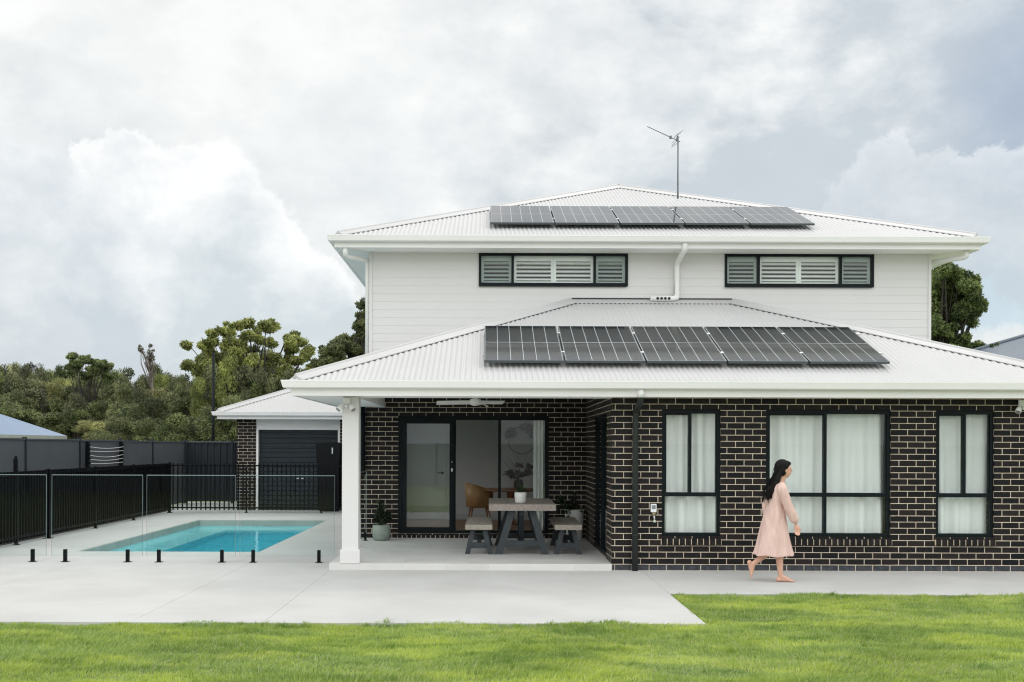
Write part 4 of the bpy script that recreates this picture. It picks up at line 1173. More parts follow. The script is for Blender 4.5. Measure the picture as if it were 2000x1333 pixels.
pot_plant('potted_plant', (-1.855, 3.52, PZ), 'leafy plant in a round sage green pot at the brick wall', 'potted plant', sage, 'pot_sage',
          [(0, 0, .33, .09), (.03, .02, .42, .10), (-.03, 0, .50, .085), (.0, .0, .58, .07), (-.02, .01, .66, .05), (.09, 0, .38, .08), (-.07, 0, .36, .07), (-.03, 0, .74, .03), (.13, .0, .44, .06)], 60, .07, 31,
          stems=(((0, 0, .23), (.0, 0, .5), (-.02, 0, .72)), ((.02, 0, .23), (.07, 0, .40)), ((-.02, 0, .23), (-.06, 0, .38))), soil_r=.138, soil_z=.235)
tall = [(.105, 0), (.125, .01), (.135, .04), (.165, .50), (.168, .535), (.158, .537), (.155, .50), (.02, .498)]
pot_plant('potted_plant', (1.49, 3.62, PZ), 'trailing dark plant in a tall white planter beside the bench', 'potted plant', tall, 'pot_white',
          [(-.05, -.02, .58, .08), (-.13, -.06, .60, .08), (-.20, -.08, .66, .08), (-.26, -.1, .73, .07), (-.12, -.12, .50, .06), (-.13, -.15, .40, .05), (-.12, -.15, .31, .04), (.02, 0, .60, .07), (-.02, 0, .72, .06), (.0, .0, .82, .05), (-.28, -.08, .58, .06), (.1, -.1, .52, .05)], 42, .06, 33,
          stems=(((0, 0, .50), (-.02, 0, .62), (.0, 0, .85)), ((-.02, 0, .5), (-.15, -.05, .62), (-.27, -.1, .75)), ((0, 0, .5), (-.1, -.1, .55), (-.12, -.16, .3))), soil_r=.155, soil_z=.505)
wp = [(.060, 0), (.078, .006), (.086, .03), (.090, .10), (.092, .165), (.085, .166), (.083, .14), (.02, .138)]
pot_plant('potted_plant', (0.485, 1.42, PZ + .766), 'small leafy plant in a white pot on the outdoor table', 'potted plant', wp, 'pot_white',
          [(0, 0, .18, .055), (.03, 0, .21, .045), (-.03, .01, .20, .045), (0, .02, .25, .035)], 60, .035, 35, soil_r=.083, soil_z=.142)

# ================================================================== ROOM FURNITURE
def lounge_chair(loc, rz, label):
    t = thing('tub_chair', loc, label, 'chair', 'tan tub chairs at the indoor table')
    M = Matrix.Rotation(0, 4, 'Z')
    n = 18; vs = []; inner = .255; th = .03
    for i in range(n + 1):
        a = R(150) * (2 * i / n - 1) / 1.0; hgt = .88 - .20 * abs(2 * i / n - 1) ** 2.2
        for rr, z in ((inner, .40), (inner + th, .40), (inner + th + .035, hgt), (inner + .035, hgt)):
            sx = .95
            vs.append((-math.cos(a) * rr * sx, math.sin(a) * rr, z))
    fs = []
    for i in range(n):
        o = i * 4
        for j in range(4): fs.append((o + j, o + (j + 1) % 4, o + 4 + (j + 1) % 4, o + 4 + j))
    fs += [(0, 1, 2, 3), (n * 4 + 3, n * 4 + 2, n * 4 + 1, n * 4)]
    m = MB(); m.add(vs, fs, 0, True); o1 = MB(); m_ = m
    def put(m, name, mt):
        m.v = [(x + loc[0], y + loc[1], z + loc[2]) for x, y, z in m.v]; return m.build(name, mt, t)
    put(m, 'backrest', 'tan_leather')
    m = MB(); m.lathe([(.20, .38), (.255, .40), (.262, .43), (.25, .465), (.1, .475)], n=24); put(m, 'seat', 'tan_leather')
    for sx, sy in ((-1, -1), (-1, 1), (1, -1), (1, 1)):
        m = MB(); m.tube([(sx * .16, sy * .16, .39), (sx * .22, sy * .22, 0)], [.020, .012], 8); put(m, 'leg', 'walnut')
    t.rotation_euler.z = rz
    return t
lounge_chair((-0.19, 6.6, 0.10), R(8), 'tan tub chair inside the open sliding door')
lounge_chair((1.35, 7.0, 0.10), R(185), 'tan tub chair on the far side of the indoor table')
t = thing('indoor_table', (0.45, 6.6, 0.10), 'round walnut dining table inside the open door', 'table')
m = MB(); m.lathe([(.50, .715), (.60, .73), (.61, .745), (.60, .76), (.3, .762)], 0, 0, 40); m.v = [(x + .45, y + 6.6, z + .10) for x, y, z in m.v]; m.build('tabletop', 'walnut', t)
m = MB(); m.lathe([(.30, 0), (.29, .03), (.07, .08), (.06, .4), (.09, .70), (.25, .716)], 0, 0, 28); m.v = [(x + .45, y + 6.6, z + .10) for x, y, z in m.v]; m.build('pedestal', 'walnut', t)
t = thing('vase', (0.60, 6.55, 0.862), 'brown vase of dark flowers and bare twigs on the indoor table', 'vase')
m = MB(); m.lathe([(.05, .862), (.08, .88), (.10, .95), (.085, 1.02), (.06, 1.06), (.055, 1.058), (.05, 1.03), (.01, 1.02)], .60, 6.55, 24); m.build('jar', 'bark_dark', t)
rr_ = random.Random(4)
leaf_obj('flowers', leaves_mesh('flowers', [(.60 + rr_.uniform(-.26, .26), 6.55 + rr_.uniform(-.15, .15), 1.20 + rr_.uniform(-.10, .16), .075) for _ in range(22)], 40, .055, 'bloom', 5, loc=(0.60, 6.55, 0.862)), t)
m = MB()
for k in range(9):
    a = rr_.uniform(-.9, .5); m.tube([(.60, 6.55, 1.02), (.60 + a * .2, 6.55, 1.25), (.60 + a * .36 - .05, 6.55 + rr_.uniform(-.1, .1), 1.45 + rr_.uniform(-.08, .1))], [.005, .004, .002], 5)
m.build('twig', 'bark_dark', t)
t = thing('wall_wreath', (0.72, RY - .03, 1.9), 'dried feather wreath hanging on the indoor wall', 'wreath')
m = MB(); m.tube([(0.72 + .30 * math.cos(a), RY - .03, 1.85 + .30 * math.sin(a)) for a in [2 * PI * k / 40 for k in range(41)]], .006, 6); m.build('hoop', 'bark_dark', t)
leaf_obj('feathers', leaves_mesh('feathers', [(0.72 + .30 * math.cos(a), RY - .05, 1.85 + .30 * math.sin(a), .12) for a in (.4, .7, 1.0, 1.35, 2.4, 2.7)], 90, .13, 'dry_leaf', 6, loc=(0.72, RY - .03, 1.9), aspect=.2), t)

# ================================================================== FENCES
# frameless glass pool fence
gf = thing('glass_pool_fence', (-4.5, 0.83, 0), 'frameless glass pool fence on short black spigots along the paving', 'fence')
GY = 0.83
def glass_panel(x0, x1, y0, y1, z0, z1, parent, name='glass_panel'):
    m = MB(); m.box(x0, x1, y0, y1, z0, z1)
    if x1 - x0 > y1 - y0: m.m = [1, 1, 0, 0, 1, 1]
    else: m.m = [1, 1, 1, 1, 0, 0]
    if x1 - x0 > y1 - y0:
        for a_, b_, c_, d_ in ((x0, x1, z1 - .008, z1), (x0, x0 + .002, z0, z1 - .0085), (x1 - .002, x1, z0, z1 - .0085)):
            m.box(a_, b_, y0 - .0015, y0 - .0003, c_, d_, 1)  # raised strips added, their colour stands for the bright refraction along the edge
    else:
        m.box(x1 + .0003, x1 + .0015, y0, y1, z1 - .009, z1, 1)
    return m.build(name, ['fence_glass', 'glass_edge'], parent)
def spigot(x, y, parent, ax='x'):
    m = MB(); m.bbox(x - .024, x + .024, y - .024, y + .024, .006, .185, r=.004); sp_ = m.build('spigot', 'black_metal', parent)
    m = MB(); m.bbox(x - .05, x + .05, y - .05, y + .05, 0.0, .0075, r=.003); m.build('base_plate', 'black_metal', sp_)
gxs = [(-7.90, -6.52), (-6.44, -5.10), (-5.04, -3.73), (-3.67, -2.27)]
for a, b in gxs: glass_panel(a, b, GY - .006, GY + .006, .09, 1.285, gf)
for x in (-7.65, -6.72, -6.24, -5.32, -4.86, -3.93, -3.47, -2.50): spigot(x, GY, gf)
sf = thing('glass_pool_fence', (-2.13, 2.2, 0), 'glass fence return running behind the white post to the brick wall', 'fence')
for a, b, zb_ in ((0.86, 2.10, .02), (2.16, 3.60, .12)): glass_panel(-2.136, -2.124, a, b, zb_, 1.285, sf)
def spig2(x, y, z):
    m = MB(); m.bbox(x - .024, x + .024, y - .024, y + .024, z, z + .14, r=.004); s2 = m.build('spigot', 'black_metal', sf)
    m = MB(); m.bbox(x - .045, x + .045, y - .045, y + .045, z, z + .007, r=.002); m.build('base_plate', 'black_metal', s2)
for y in (1.05, 2.35, 3.45): spig2(-2.13, y, PZ)

# black tubular pool fence
def tub_fence(pts_posts, axis, const, zt=1.26, zb=.12, gap=None):
    pass
bf = thing('tubular_pool_fence', (-8.1, 7, 0), 'black tubular pool fence along the far side of the pool', 'fence')
PX = -8.1
def bay(parent, a, b, axis, c, z0=.10, z1=1.20, n=None, top_over=.06):
    m = MB(); n = n or max(2, int(round((b - a) / .118)))
    def bx(u0, u1, v0, v1, z0_, z1_):
        if axis == 'y': m.box(v0, v1, u0, u1, z0_, z1_)
        else: m.box(u0, u1, v0, v1, z0_, z1_)
    for zr_ in (z0 + .03, z1 - .0): bx(a, b, c - .019, c + .019, zr_ - .019, zr_ + .019)
    st = (b - a) / n
    for i in range(n):
        u = a + st * (i + .5); bx(u - .0125, u + .0125, c - .025, c + .025, z0 - .03, z1 + top_over)
    return m.build('picket_panel', 'black_metal', parent)
def fpost(parent, u, c, axis, h=1.28, w=.05):
    m = MB()
    if axis == 'y': x, y = c, u
    else: x, y = u, c
    m.bbox(x - w / 2, x + w / 2, y - w / 2, y + w / 2, 0, h, r=.004); m.bbox(x - w, x + w, y - w, y + w, 0, .010, r=.002)
    return m.build('post', 'black_metal', parent)
ys = [4.66, 6.98, 9.30, 11.62, 12.0]
for a, b in ((4.66, 6.98), (6.98, 9.30), (9.30, 12.0)): bay(bf, a + .03, b - .03, 'y', PX)
for u, w_ in ((4.66, .075), (6.98, .05), (9.30, .05), (12.0, .065)): fpost(bf, u, PX, 'y', w=w_)
for a, b in ((-0.3, 2.0), (2.0, 3.36)): bay(bf, a + .03, b - .03, 'y', PX)
for u in (-0.3, 2.0, 3.36): fpost(bf, u, PX, 'y')
bb = thing('tubular_pool_fence', (-5.9, 12.0, 0), 'black tubular pool fence crossing behind the pool before the garage', 'fence')
for a, b in ((-8.1, -6.15), (-6.15, -4.25), (-4.25, -2.35)): bay(bb, a + .03, b - .03, 'x', 12.0)
for u in (-6.15, -4.25, -2.35): fpost(bb, u, 12.0, 'x', w=.04, h=1.16)
gt = thing('pool_gate', (-8.1, 4.0, 0), 'black tubular pool gate with a tall safety latch', 'gate')
m = MB(); a, b = 3.41, 4.60
for u in (a + .015, b - .015): m.box(PX - .015, PX + .015, u - .015, u + .015, .08, 1.26)
m.build('gate_frame', 'black_metal', gt); bay(gt, a + .03, b - .03, 'y', PX)
m = MB(); m.bbox(PX - .03, PX + .03, 3.30, 3.355, .95, 1.48, r=.006); m.tube([(PX, 3.327, 1.48), (PX, 3.327, 1.53)], .022, 12); m.build('latch', 'black_metal', gt)

# boundary fences
lf_ = thing('panel_fence', (-9.0, 8, 0), 'light grey boundary fence of flat panels beyond the black pool fence', 'fence')
ys = [-2.0, .6, 3.1, 5.7, 8.4, 10.95, 13.4, 16.38]
for i in range(len(ys) - 1):
    a, b = ys[i], ys[i + 1]
    h = 1.83 - .007 * i
    m = MB(); m.box(-9.03, -8.985, a + .03, b - .03, 0.02, h); m.build('panel', 'fence_grey', lf_)
    m = MB(); m.box(-9.045, -8.965, a + .03, b - .03, h + .0005, h + .03); m.build('top_rail', 'fence_grey', lf_)
for y in ys:
    m = MB(); m.bbox(-9.04, -8.96, y - .028, y + .028, 0, 1.87, r=.004); m.build('post', 'fence_dark', lf_)
yf = thing('yard_fence', (0, -21.5, 0), 'dark panel fence across the far end of the back lawn, seen mirrored in the glass', 'fence')
for i in range(26):
    a = -31 + i * 2.4
    m = MB(); m.box(a + .03, a + 2.37, -21.52, -21.48, 0.0, 1.8); m.build('panel', 'fence_pale', yf)
    m = MB(); m.bbox(a - .028, a + .028, -21.54, -21.46, 0, 1.84, r=.004); m.build('post', 'fence_dark', yf)
cl = thing('clothesline', (-8.95, 9.6, 1.2), 'folded clothesline with sagging white cords on the grey fence', 'clothesline')
for y in (8.62, 10.75):
    m = MB(); m.bbox(-8.93, -8.86, y - .05, y + .05, 0.95, 1.80, r=.01)
    for k in range(8): m.bbox(-8.86, -8.83, y - .04, y + .04, 1.0 + .1 * k, 1.03 + .1 * k, r=.004)
    m.build('arm', 'black_metal', cl)
m = MB()
for k in range(7):
    z = 1.12 + k * .092; sag = .035 + .02 * math.sin(k * 2.1)
    m.tube([(-8.84, 8.64 + 2.10 * i / 14, z - sag * (1 - (2 * i / 14 - 1) ** 2)) for i in range(15)], .006, 6)
m.build('cords', 'pipe_white', cl)
rb = thing('ribbed_fence', (-8.2, 16.4, 0), 'dark ribbed metal fence between the grey fence and the garage', 'fence')
def ribbed(x0, x1, y, z0, z1, pitch=.19, dep=.03):
    m = MB(); vs = []; n = int((x1 - x0) / pitch); xs_ = []
    for i in range(n):
        u = x0 + i * pitch
        xs_ += [(u, 0), (u + pitch * .3, 0), (u + pitch * .42, dep), (u + pitch * .88, dep)]
    xs_.append((x1, 0))
    for (u, d) in xs_: vs += [(u, y + d, z0), (u, y + d, z1)]
    m.add(vs, [(2 * i, 2 * i + 2, 2 * i + 3, 2 * i + 1) for i in range(len(xs_) - 1)]); return m
ribbed(-8.96, -7.62, 16.4, .05, 1.79).build('panel', 'fence_dark', rb); ribbed(-7.56, -5.9, 16.4, .05, 1.79).build('panel', 'fence_dark', rb)
m = MB(); m.box(-8.96, -5.9, 16.37, 16.45, 1.79, 1.83); m.build('top_rail', 'fence_grey', rb)
for x in (-8.93, -7.59):
    m = MB(); m.bbox(x - .03, x + .03, 16.34, 16.40, 0, 1.86, r=.004); m.build('post', 'fence_dark', rb)
m = MB(); m.tube([(-9.44, 21.3, 0), (-9.44, 21.3, 4.9)], [.05, .042], 12); m.tube([(-9.44, 21.3, 4.9), (-9.44, 21.3, 4.93)], .048, 12)
m2 = thing('steel_pole', (-9.44, 21.3, 0), 'tall thin black pole standing beyond the fence', 'pole')
m.build('shaft', 'charcoal_frame', m2)

# ================================================================== GARAGE
ga = thing('garage', (-5.0, 15, 0), 'detached garage with white hip roof, brick pier and dark roller door', 'garage')
GX = (-6.68, -3.35); GYF = 13.2
m = MB()
cellwall(m, GX[0], -6.18, -.05, 2.42, GYF, GYF + .24, []); cellwall(m, -3.95, GX[1], -.05, 2.42, GYF, GYF + .24, [])
cellwall(m, GYF + .24, 19.0, -.05, 2.42, GX[0], GX[0] + .11, [], axis='y'); cellwall(m, GYF + .24, 19.0, -.05, 2.42, GX[1] - .11, GX[1], [], axis='y')
m.build('brick_pier', 'brickwork', ga, recalc=False)
m = MB(); m.box(-6.18, -3.95, GYF + .03, GYF + .20, 2.13, 2.42); m.box(-6.178, -6.12, GYF + .01, GYF + .20, 0, 2.129); m.box(-4.01, -3.952, GYF + .01, GYF + .20, 0, 2.129)
m.build('lintel', 'white_paint', ga)
m = MB(); n = 17; vs = []; x0_, x1_ = -6.12, -4.01
for i in range(n * 6 + 1):
    z = 2.13 * i / (n * 6); d = .022 * max(0, math.sin(2 * PI * i / 6)) ; vs += [(x0_, GYF + .15 - d, z), (x1_, GYF + .15 - d, z)]
m.add(vs, [(2 * i, 2 * i + 1, 2 * i + 3, 2 * i + 2) for i in range(n * 6)]); rd = m.build('roller_door', 'roller_dark', ga, recalc=False)
m = MB(); m.bbox(-5.12, -5.05, GYF + .11, GYF + .13, .82, .85, r=.003); m.bbox(-5.0, -4.93, GYF + .11, GYF + .13, .82, .85, r=.003); m.build('handle', 'silver', rd)
gxl, gxr, gyf, gyb, gz = -7.21, -2.82, 12.6, 19.6, 2.59
m = MB(); hg = (gxr - gxl) / 2
slope(m, gxl + .04, gxr - .04, hg - .04, gz - .01, lambda u, v: (u, gyf + .04 + v), amp=.005); slope(m, gyf + .04, gyb, hg - .04, gz - .01, lambda u, v: (gxl + .04 + v, u), b=0, amp=.005)
slope(m, gyf + .04, gyb, hg - .04, gz - .01, lambda u, v: (gxr - .04 - v, u), b=0, amp=.005)
m.build('roof', 'white_roof', ga, recalc=False)
m = MB(); hipcap(m, (gxl + .14, gyf + .14, gz - .01 + TAN * .1), ((gxl + gxr) / 2, gyf + hg, gz - .01 + TAN * (hg - .04)))
hipcap(m, (gxr - .14, gyf + .14, gz - .01 + TAN * .1), ((gxl + gxr) / 2, gyf + hg, gz - .01 + TAN * (hg - .04))); m.build('ridge_cap', ['white_roof', 'foam_dark'], ga)
m = MB(); sweep(m, [(gxl, gyb), (gxl, gyf), (gxr, gyf), (gxr, gyb)], [(o, gz + h) for o, h in GUT], closed_prof=True); m.build('gutter', 'white_paint', ga)
m = MB(); sweep(m, [(gxl, gyb), (gxl, gyf), (gxr, gyf), (gxr, gyb)], [(.119, gz - .02), (.119, gz - .19), (.145, gz - .19), (.145, gz - .02)], closed_prof=True)
m.build('fascia', 'white_paint', ga)
m = MB(); m.box(gxl + .146, gxr - .146, gyf + .146, gyb, gz - .17, gz - .16); m.build('soffit', 'soffit_white', ga)
# tall cabinet
cb = thing('storage_cabinet', (-4.2, 12.9, 0), 'tall black cabinet standing before the garage roller door', 'cabinet')
m = MB(); m.prism([(-4.42, 0.04), (-3.93, 0.04), (-3.86, 1.80), (-4.50, 1.77)], 12.62, 13.12); m.build('body', 'cabinet_black', cb)
m = MB(); m.bbox(-4.08, -4.05, 12.600, 12.619, 1.50, 1.66, r=.003); m.build('handle', 'silver', cb)
m = MB(); m.box(-4.40, -3.96, 12.64, 13.10, 0, .0399); m.build('plinth', 'black_metal', cb)

# ================================================================== NEIGHBOURS
def hip_house(name, label, x0, x1, y0, y1, ze, tan, roofm, wallm, gm='white_paint', vent=None):
    t = thing(name, ((x0 + x1) / 2, (y0 + y1) / 2, 0), label, 'house')
    h = min(x1 - x0, y1 - y0) / 2
    m = MB()
    slope(m, x0, x1, h, ze, lambda u, v: (u, y0 + v), tan=tan, amp=.006); slope(m, x0, x1, h, ze, lambda u, v: (u, y1 - v), tan=tan, amp=.006)
    slope(m, y0, y1, h, ze, lambda u, v: (x0 + v, u), tan=tan, amp=.006); slope(m, y0, y1, h, ze, lambda u, v: (x1 - v, u), tan=tan, amp=.006)
    rf = m.build('roof', roofm, t, recalc=False)
    m = MB(); zt = ze + tan * h
    for (ax, ay, bx_, by_) in ((x0, y0, x0 + h, y0 + h), (x1, y0, x1 - h, y0 + h)):
        m.tube([(ax, ay, ze + .03), (bx_, by_, zt + .03)], .07, 6)
    m.build('ridge_cap', roofm, rf)
    m = MB(); m.box(x0 + .5, x1 - .5, y0 + .5, y1 - .5, 0, ze); m.build('wall', wallm, t)
    m = MB(); sweep(m, [(x0, y1), (x0, y0), (x1, y0), (x1, y1)], [(0, ze), (0, ze - .18), (.5, ze - .18), (.5, ze)]); m.build('gutter', gm, t)
    if vent:
        m = MB(); vx, vy, vz = vent; m.tube([(vx, vy, vz - .3), (vx, vy, vz + .12)], .04, 10); m.tube([(vx, vy, vz + .12), (vx, vy, vz + .30)], .065, 10, 1)
        m.lathe([(.12, vz - .02), (.05, vz + .10)], vx, vy, 12, 2); m.build('vent_pipe', ['lens_grey', 'black_metal', 'red_seal'], rf)
    return t
hip_house('neighbour_house', 'neighbouring house with a blue-grey roof behind the grey fence', -34, -18.5, 8, 31.4, 2.08, .45, 'blue_roof', 'fence_dark', gm='coping')
nh = hip_house('neighbour_house', 'neighbouring house with a slate roof and vent pipe behind the right hip', 16.5, 33.0, 25.35, 39.0, 4.82, .40, 'slate_roof', 'inside_wall', gm='slate_roof', vent=(20.6, 26.9, 5.36))

# the right-hand neighbour stands at an angle to this house: turn it about its near corner
nc = Vector((16.5, 25.35, 0)); rotz = Matrix.Rotation(R(-35), 3, 'Z')
nh.location = nc + rotz @ (nh.location - nc); nh.rotation_euler.z = R(-35)

# ================================================================== TREES
def limb_tree(name_crown, clumps, base, seed, n_each, leaf, leafm, barkm, trunk_r, parent, loc, flat=.7, aspect=.42, fork=0.5):
    """trunk with limbs reaching each clump + leafy clumps"""
    rnd = random.Random(seed); m = MB()
    b = Vector(base); top = max(c[2] for c in clumps)
    cx = sum(c[0] for c in clumps) / len(clumps); cy = sum(c[1] for c in clumps) / len(clumps)
    z_f = b.z + (top - b.z) * fork
    mid = Vector((b.x * .4 + cx * .6, b.y * .4 + cy * .6, z_f))
    m.tube([b, b.lerp(mid, .5) + Vector((rnd.uniform(-.2, .2), 0, 0)), mid], [trunk_r, trunk_r * .8, trunk_r * .62], 9)
    for ci, c in enumerate(clumps):
        if len(clumps) > 90 and ci % 5: continue
        e = Vector(c[:3]); st = b.lerp(mid, rnd.uniform(.8, 1.0))
        if e.z < st.z: st = b.lerp(mid, max(.15, (e.z - b.z) / max(.1, mid.z - b.z) * .7))
        k = st.lerp(e, .5) + Vector((rnd.uniform(-.3, .3), rnd.uniform(-.3, .3), rnd.uniform(0, .4)))
        r0 = trunk_r * rnd.uniform(.16, .34)
        m.tube([st, k, e], [r0, r0 * .6, r0 * .2], 5, caps=False)
    m.v = [(x - loc[0], y - loc[1], z - loc[2]) for x, y, z in m.v]
    me = m.mesh('trunk', [barkm], recalc=False)
    o = bpy.data.objects.new('trunk', me); C.objects.link(o); o.parent = parent
    leaf_obj('crown', leaves_mesh('crown', clumps, n_each, leaf, leafm, seed, flat=flat, aspect=aspect, loc=loc), parent)
def px_clumps(lst, d, dj, seed, per=3, rs_=1.15):
    """clump list [(px,py,r_px)] at depth d with depth jitter dj"""
    rnd = random.Random(seed); out = []
    s = F / d
    for (px, py, r) in lst:
        for k in range(per):
            dd = rnd.uniform(-dj, dj); j = .35 * r if k else 0
            x, y, z = P(px + rnd.uniform(-j, j) * 1.6, py + rnd.uniform(-j, j), d)
            R_ = r / s * rs_
            for _ in range(5):
                v = Vector((rnd.gauss(0, 1), rnd.gauss(0, 1), rnd.gauss(0, .8))); v = v.normalized() * rnd.uniform(.15, .85) * R_
                out.append((x + v.x * 1.1, y + dd + v.y, z + v.z * .85, R_ * rnd.uniform(.38, .80)))
    return out
def fill(rnd, cx, cy, rx, ry, n, r0, r1):
    out = []
    for _ in range(n):
        a = rnd.uniform(0, 2 * PI); q_ = rnd.uniform(0, 1) ** .5
        out.append((cx + math.cos(a) * rx * q_, cy + math.sin(a) * ry * q_, rnd.uniform(r0, r1)))
    return out
rnd = random.Random(77)
# big spreading gum left of the house
d = 52; base = P(500, 868, d); loc = (base[0], base[1], -1.0)
t = thing('gum_tree', loc, 'tall spreading gum tree with see-through crown behind the garage', 'tree')
cl_px = [(450, 655, 17), (437, 662, 13), (472, 646, 15), (497, 645, 17), (515, 637, 16), (535, 643, 17), (552, 655, 17), (572, 668, 18), (590, 680, 16), (598, 697, 14), (560, 680, 15), (575, 705, 16),
         (592, 715, 13), (545, 700, 14), (528, 672, 13), (510, 665, 14), (485, 660, 14), (440, 680, 18), (460, 675, 16), (480, 690, 20), (455, 700, 22), (430, 705, 18), (470, 715, 22), (500, 715, 18), (530, 725, 18),
         (555, 730, 16), (585, 738, 14), (405, 680, 17), (388, 684, 15), (418, 677, 15), (398, 708, 16), (385, 722, 14), (402, 728, 18), (420, 715, 18), (415, 700, 14), (520, 700, 12), (545, 745, 18), (505, 745, 22), (470, 745, 22), (440, 740, 22)]
limb_tree('crown', px_clumps(cl_px, d, 2.2, 1, 2, .92), (base[0], base[1], -1.0), 11, 120, .17, 'gum_leaf', 'bark_dark', .30, t, loc, flat=.75, fork=.42)
# tree close to the upper wall
d = 44; base = P(705, 868, d); loc = (base[0], base[1], -1.0)
t = thing('gum_tree', loc, 'dark green gum tree rising against the left end of the upper wall', 'tree')
cl_px = [(712, 608, 9), (709, 622, 9), (703, 632, 7), (715, 640, 10), (700, 645, 6), (715, 660, 12), (700, 665, 9), (690, 662, 10), (675, 668, 12), (660, 675, 10), (685, 682, 14), (705, 685, 14), (665, 690, 13), (645, 690, 12),
         (630, 697, 11), (640, 708, 14), (622, 712, 10), (660, 705, 15), (685, 705, 16), (710, 705, 14), (725, 620, 18), (735, 650, 22), (740, 600, 20)]
limb_tree('crown', px_clumps(cl_px, d, 1.2, 2), (base[0], base[1], -1.0), 12, 150, .13, 'dark_leaf', 'bark_dark', .22, t, loc, flat=.85)
# right tree
d = 42; base = P(1815, 868, d); loc = (base[0], base[1], -1.0)
t = thing('gum_tree', loc, 'dense dark green gum tree right of the upper wall', 'tree')
cl_px = [(1830, 528, 13), (1820, 535, 14), (1845, 545, 14), (1862, 540, 13), (1878, 550, 12), (1835, 560, 18), (1860, 562, 16), (1882, 568, 14), (1850, 580, 18), (1872, 585, 15), (1828, 580, 16),
         (1884, 595, 14), (1890, 575, 11), (1885, 608, 11), (1860, 605, 15), (1840, 610, 14), (1822, 605, 9), (1890, 622, 9), (1875, 632, 11), (1855, 628, 11), (1835, 640, 10), (1865, 650, 13), (1850, 655, 12), (1822, 650, 12),
         (1835, 670, 15), (1860, 672, 14), (1880, 680, 10), (1825, 690, 16), (1900, 683, 8), (1800, 560, 25), (1800, 600, 25), (1790, 640, 25), (1860, 690, 14), (1885, 692, 10)]
limb_tree('crown', px_clumps(cl_px, d, 1.5, 3, 3, 1.3), (base[0], base[1], -1.0), 13, 185, .13, 'dark_leaf', 'bark_dark', .26, t, loc, flat=.9)
# round crowned tree on the far ridge
d = 70; base = P(160, 868, d); loc = (base[0], base[1], -1.0)
t = thing('gum_tree', loc, 'round dark green tree on the far treeline at the left', 'tree')
cl_px = [(150, 705, 11), (165, 703, 11), (180, 708, 11), (195, 714, 10), (140, 715, 11), (205, 722, 9), (160, 718, 12), (180, 722, 12), (130, 722, 9), (145, 730, 11), (170, 735, 12), (195, 732, 11)]
limb_tree('crown', px_clumps(cl_px, d, 1.5, 4, 2, 1.0), (base[0], base[1], -1.0), 14, 110, .19, 'dark_leaf', 'bark_dark', .25, t, loc)
# thin bare-looking tree
d = 62; base = P(303, 868, d); loc = (base[0], base[1], -1.0)
t = thing('gum_tree', loc, 'thin leaning sparse tree sticking up above the treeline', 'tree')
cl_px = [(270, 684, 6), (280, 690, 6), (290, 687, 6), (296, 680, 5), (285, 698, 6), (298, 695, 6), (300, 704, 5), (278, 681, 4), (292, 705, 4)]
limb_tree('crown', px_clumps(cl_px, d, .8, 5, 1), (base[0], base[1], -1.0), 15, 9, .15, 'dry_leaf', 'bark', .10, t, loc, fork=.86)
# slender foliage columns beside the big gum
# variants for the bushland
variants = []
for vi in range(7):
    rv = random.Random(100 + vi); cl_ = []
    H = 8.0; Rr = rv.uniform(1.7, 2.5)
    for k in range(58):
        zz = rv.uniform(.12, 1.0) ** .8; z = H * zz
        wdt = Rr * (1.05 - .75 * max(0, zz - .45) ** 1.5 / .4) * rv.uniform(.3, 1)
        a = rv.uniform(0, 2 * PI)
        cl_.append((math.cos(a) * wdt, math.sin(a) * wdt, z, rv.uniform(.45, .85)))
    t = thing('bush_tree', (0, 0, 0), 'olive green bushland tree in the wooded slope beyond the fence', 'tree', 'bushland trees beyond the fence')
    limb_tree('crown', cl_, (0, 0, 0), 200 + vi, 210, .19, 'bush_leaf' if vi != 3 else 'gum_leaf', 'bark', .13, t, (0, 0, 0), flat=.7, fork=.55)
    variants.append(t)
used = [False] * len(variants)
def place_bush(px, ytop, d, wpx, k, zb=-1.2):
    top = P(px, ytop, d); v = variants[k % len(variants)]
    if used[k % len(variants)]: o = copy_tree(v)
    else: o = v; used[k % len(variants)] = True
    if d > 66: o['label'] = 'distant bushland tree forming the far skyline beyond the fences'
    elif d < 50: o['label'] = 'nearer bushland tree with its low crown just above the boundary fences'
    else: o['label'] = 'olive green bushland tree in the middle of the wooded slope'
    hs = (top[2] - zb) / 8.3; ws = wpx / (F / d) / 4.4
    o.location = (top[0], top[1], zb); o.scale = (ws, ws, hs); o.rotation_euler.z = rnd.uniform(0, 6.28)
def line(px):      # far treeline height in the photo
    pts = [(-60, 702), (0, 706), (60, 712), (120, 722), (220, 722), (260, 730), (310, 716), (350, 722), (380, 735), (430, 700), (480, 690), (520, 690), (600, 720), (700, 720), (800, 720)]
    for (a, ya), (b, yb_) in zip(pts, pts[1:]):
        if a <= px <= b: return ya + (yb_ - ya) * (px - a) / (b - a)
    if px < -60: return 702
    return 720
k = 0
for d, dy, step, wp_ in ((80, 2, 26, 62), (70, 12, 28, 72), (61, 32, 32, 86), (52, 58, 38, 96), (44, 90, 46, 108)):
    px = -70 + rnd.uniform(0, 20)
    while px < 735:
        dd = 58 + (d - 43) * .7 if px < 230 else d
        place_bush(px, line(px) + dy + rnd.uniform(-11, 12), dd + rnd.uniform(-2, 3), wp_ * rnd.uniform(.8, 1.25), k); k += 1
        px += step * rnd.uniform(.75, 1.2)
# extra slim crowns under the big gum
for px, y_ in ((415, 715), (445, 695), (480, 705), (520, 715), (560, 725), (590, 722), (620, 718), (660, 712), (430, 725), (465, 720), (500, 735), (540, 742), (575, 745), (600, 735), (640, 730), (395, 735)):
    place_bush(px, y_, 47, 70, k); k += 1

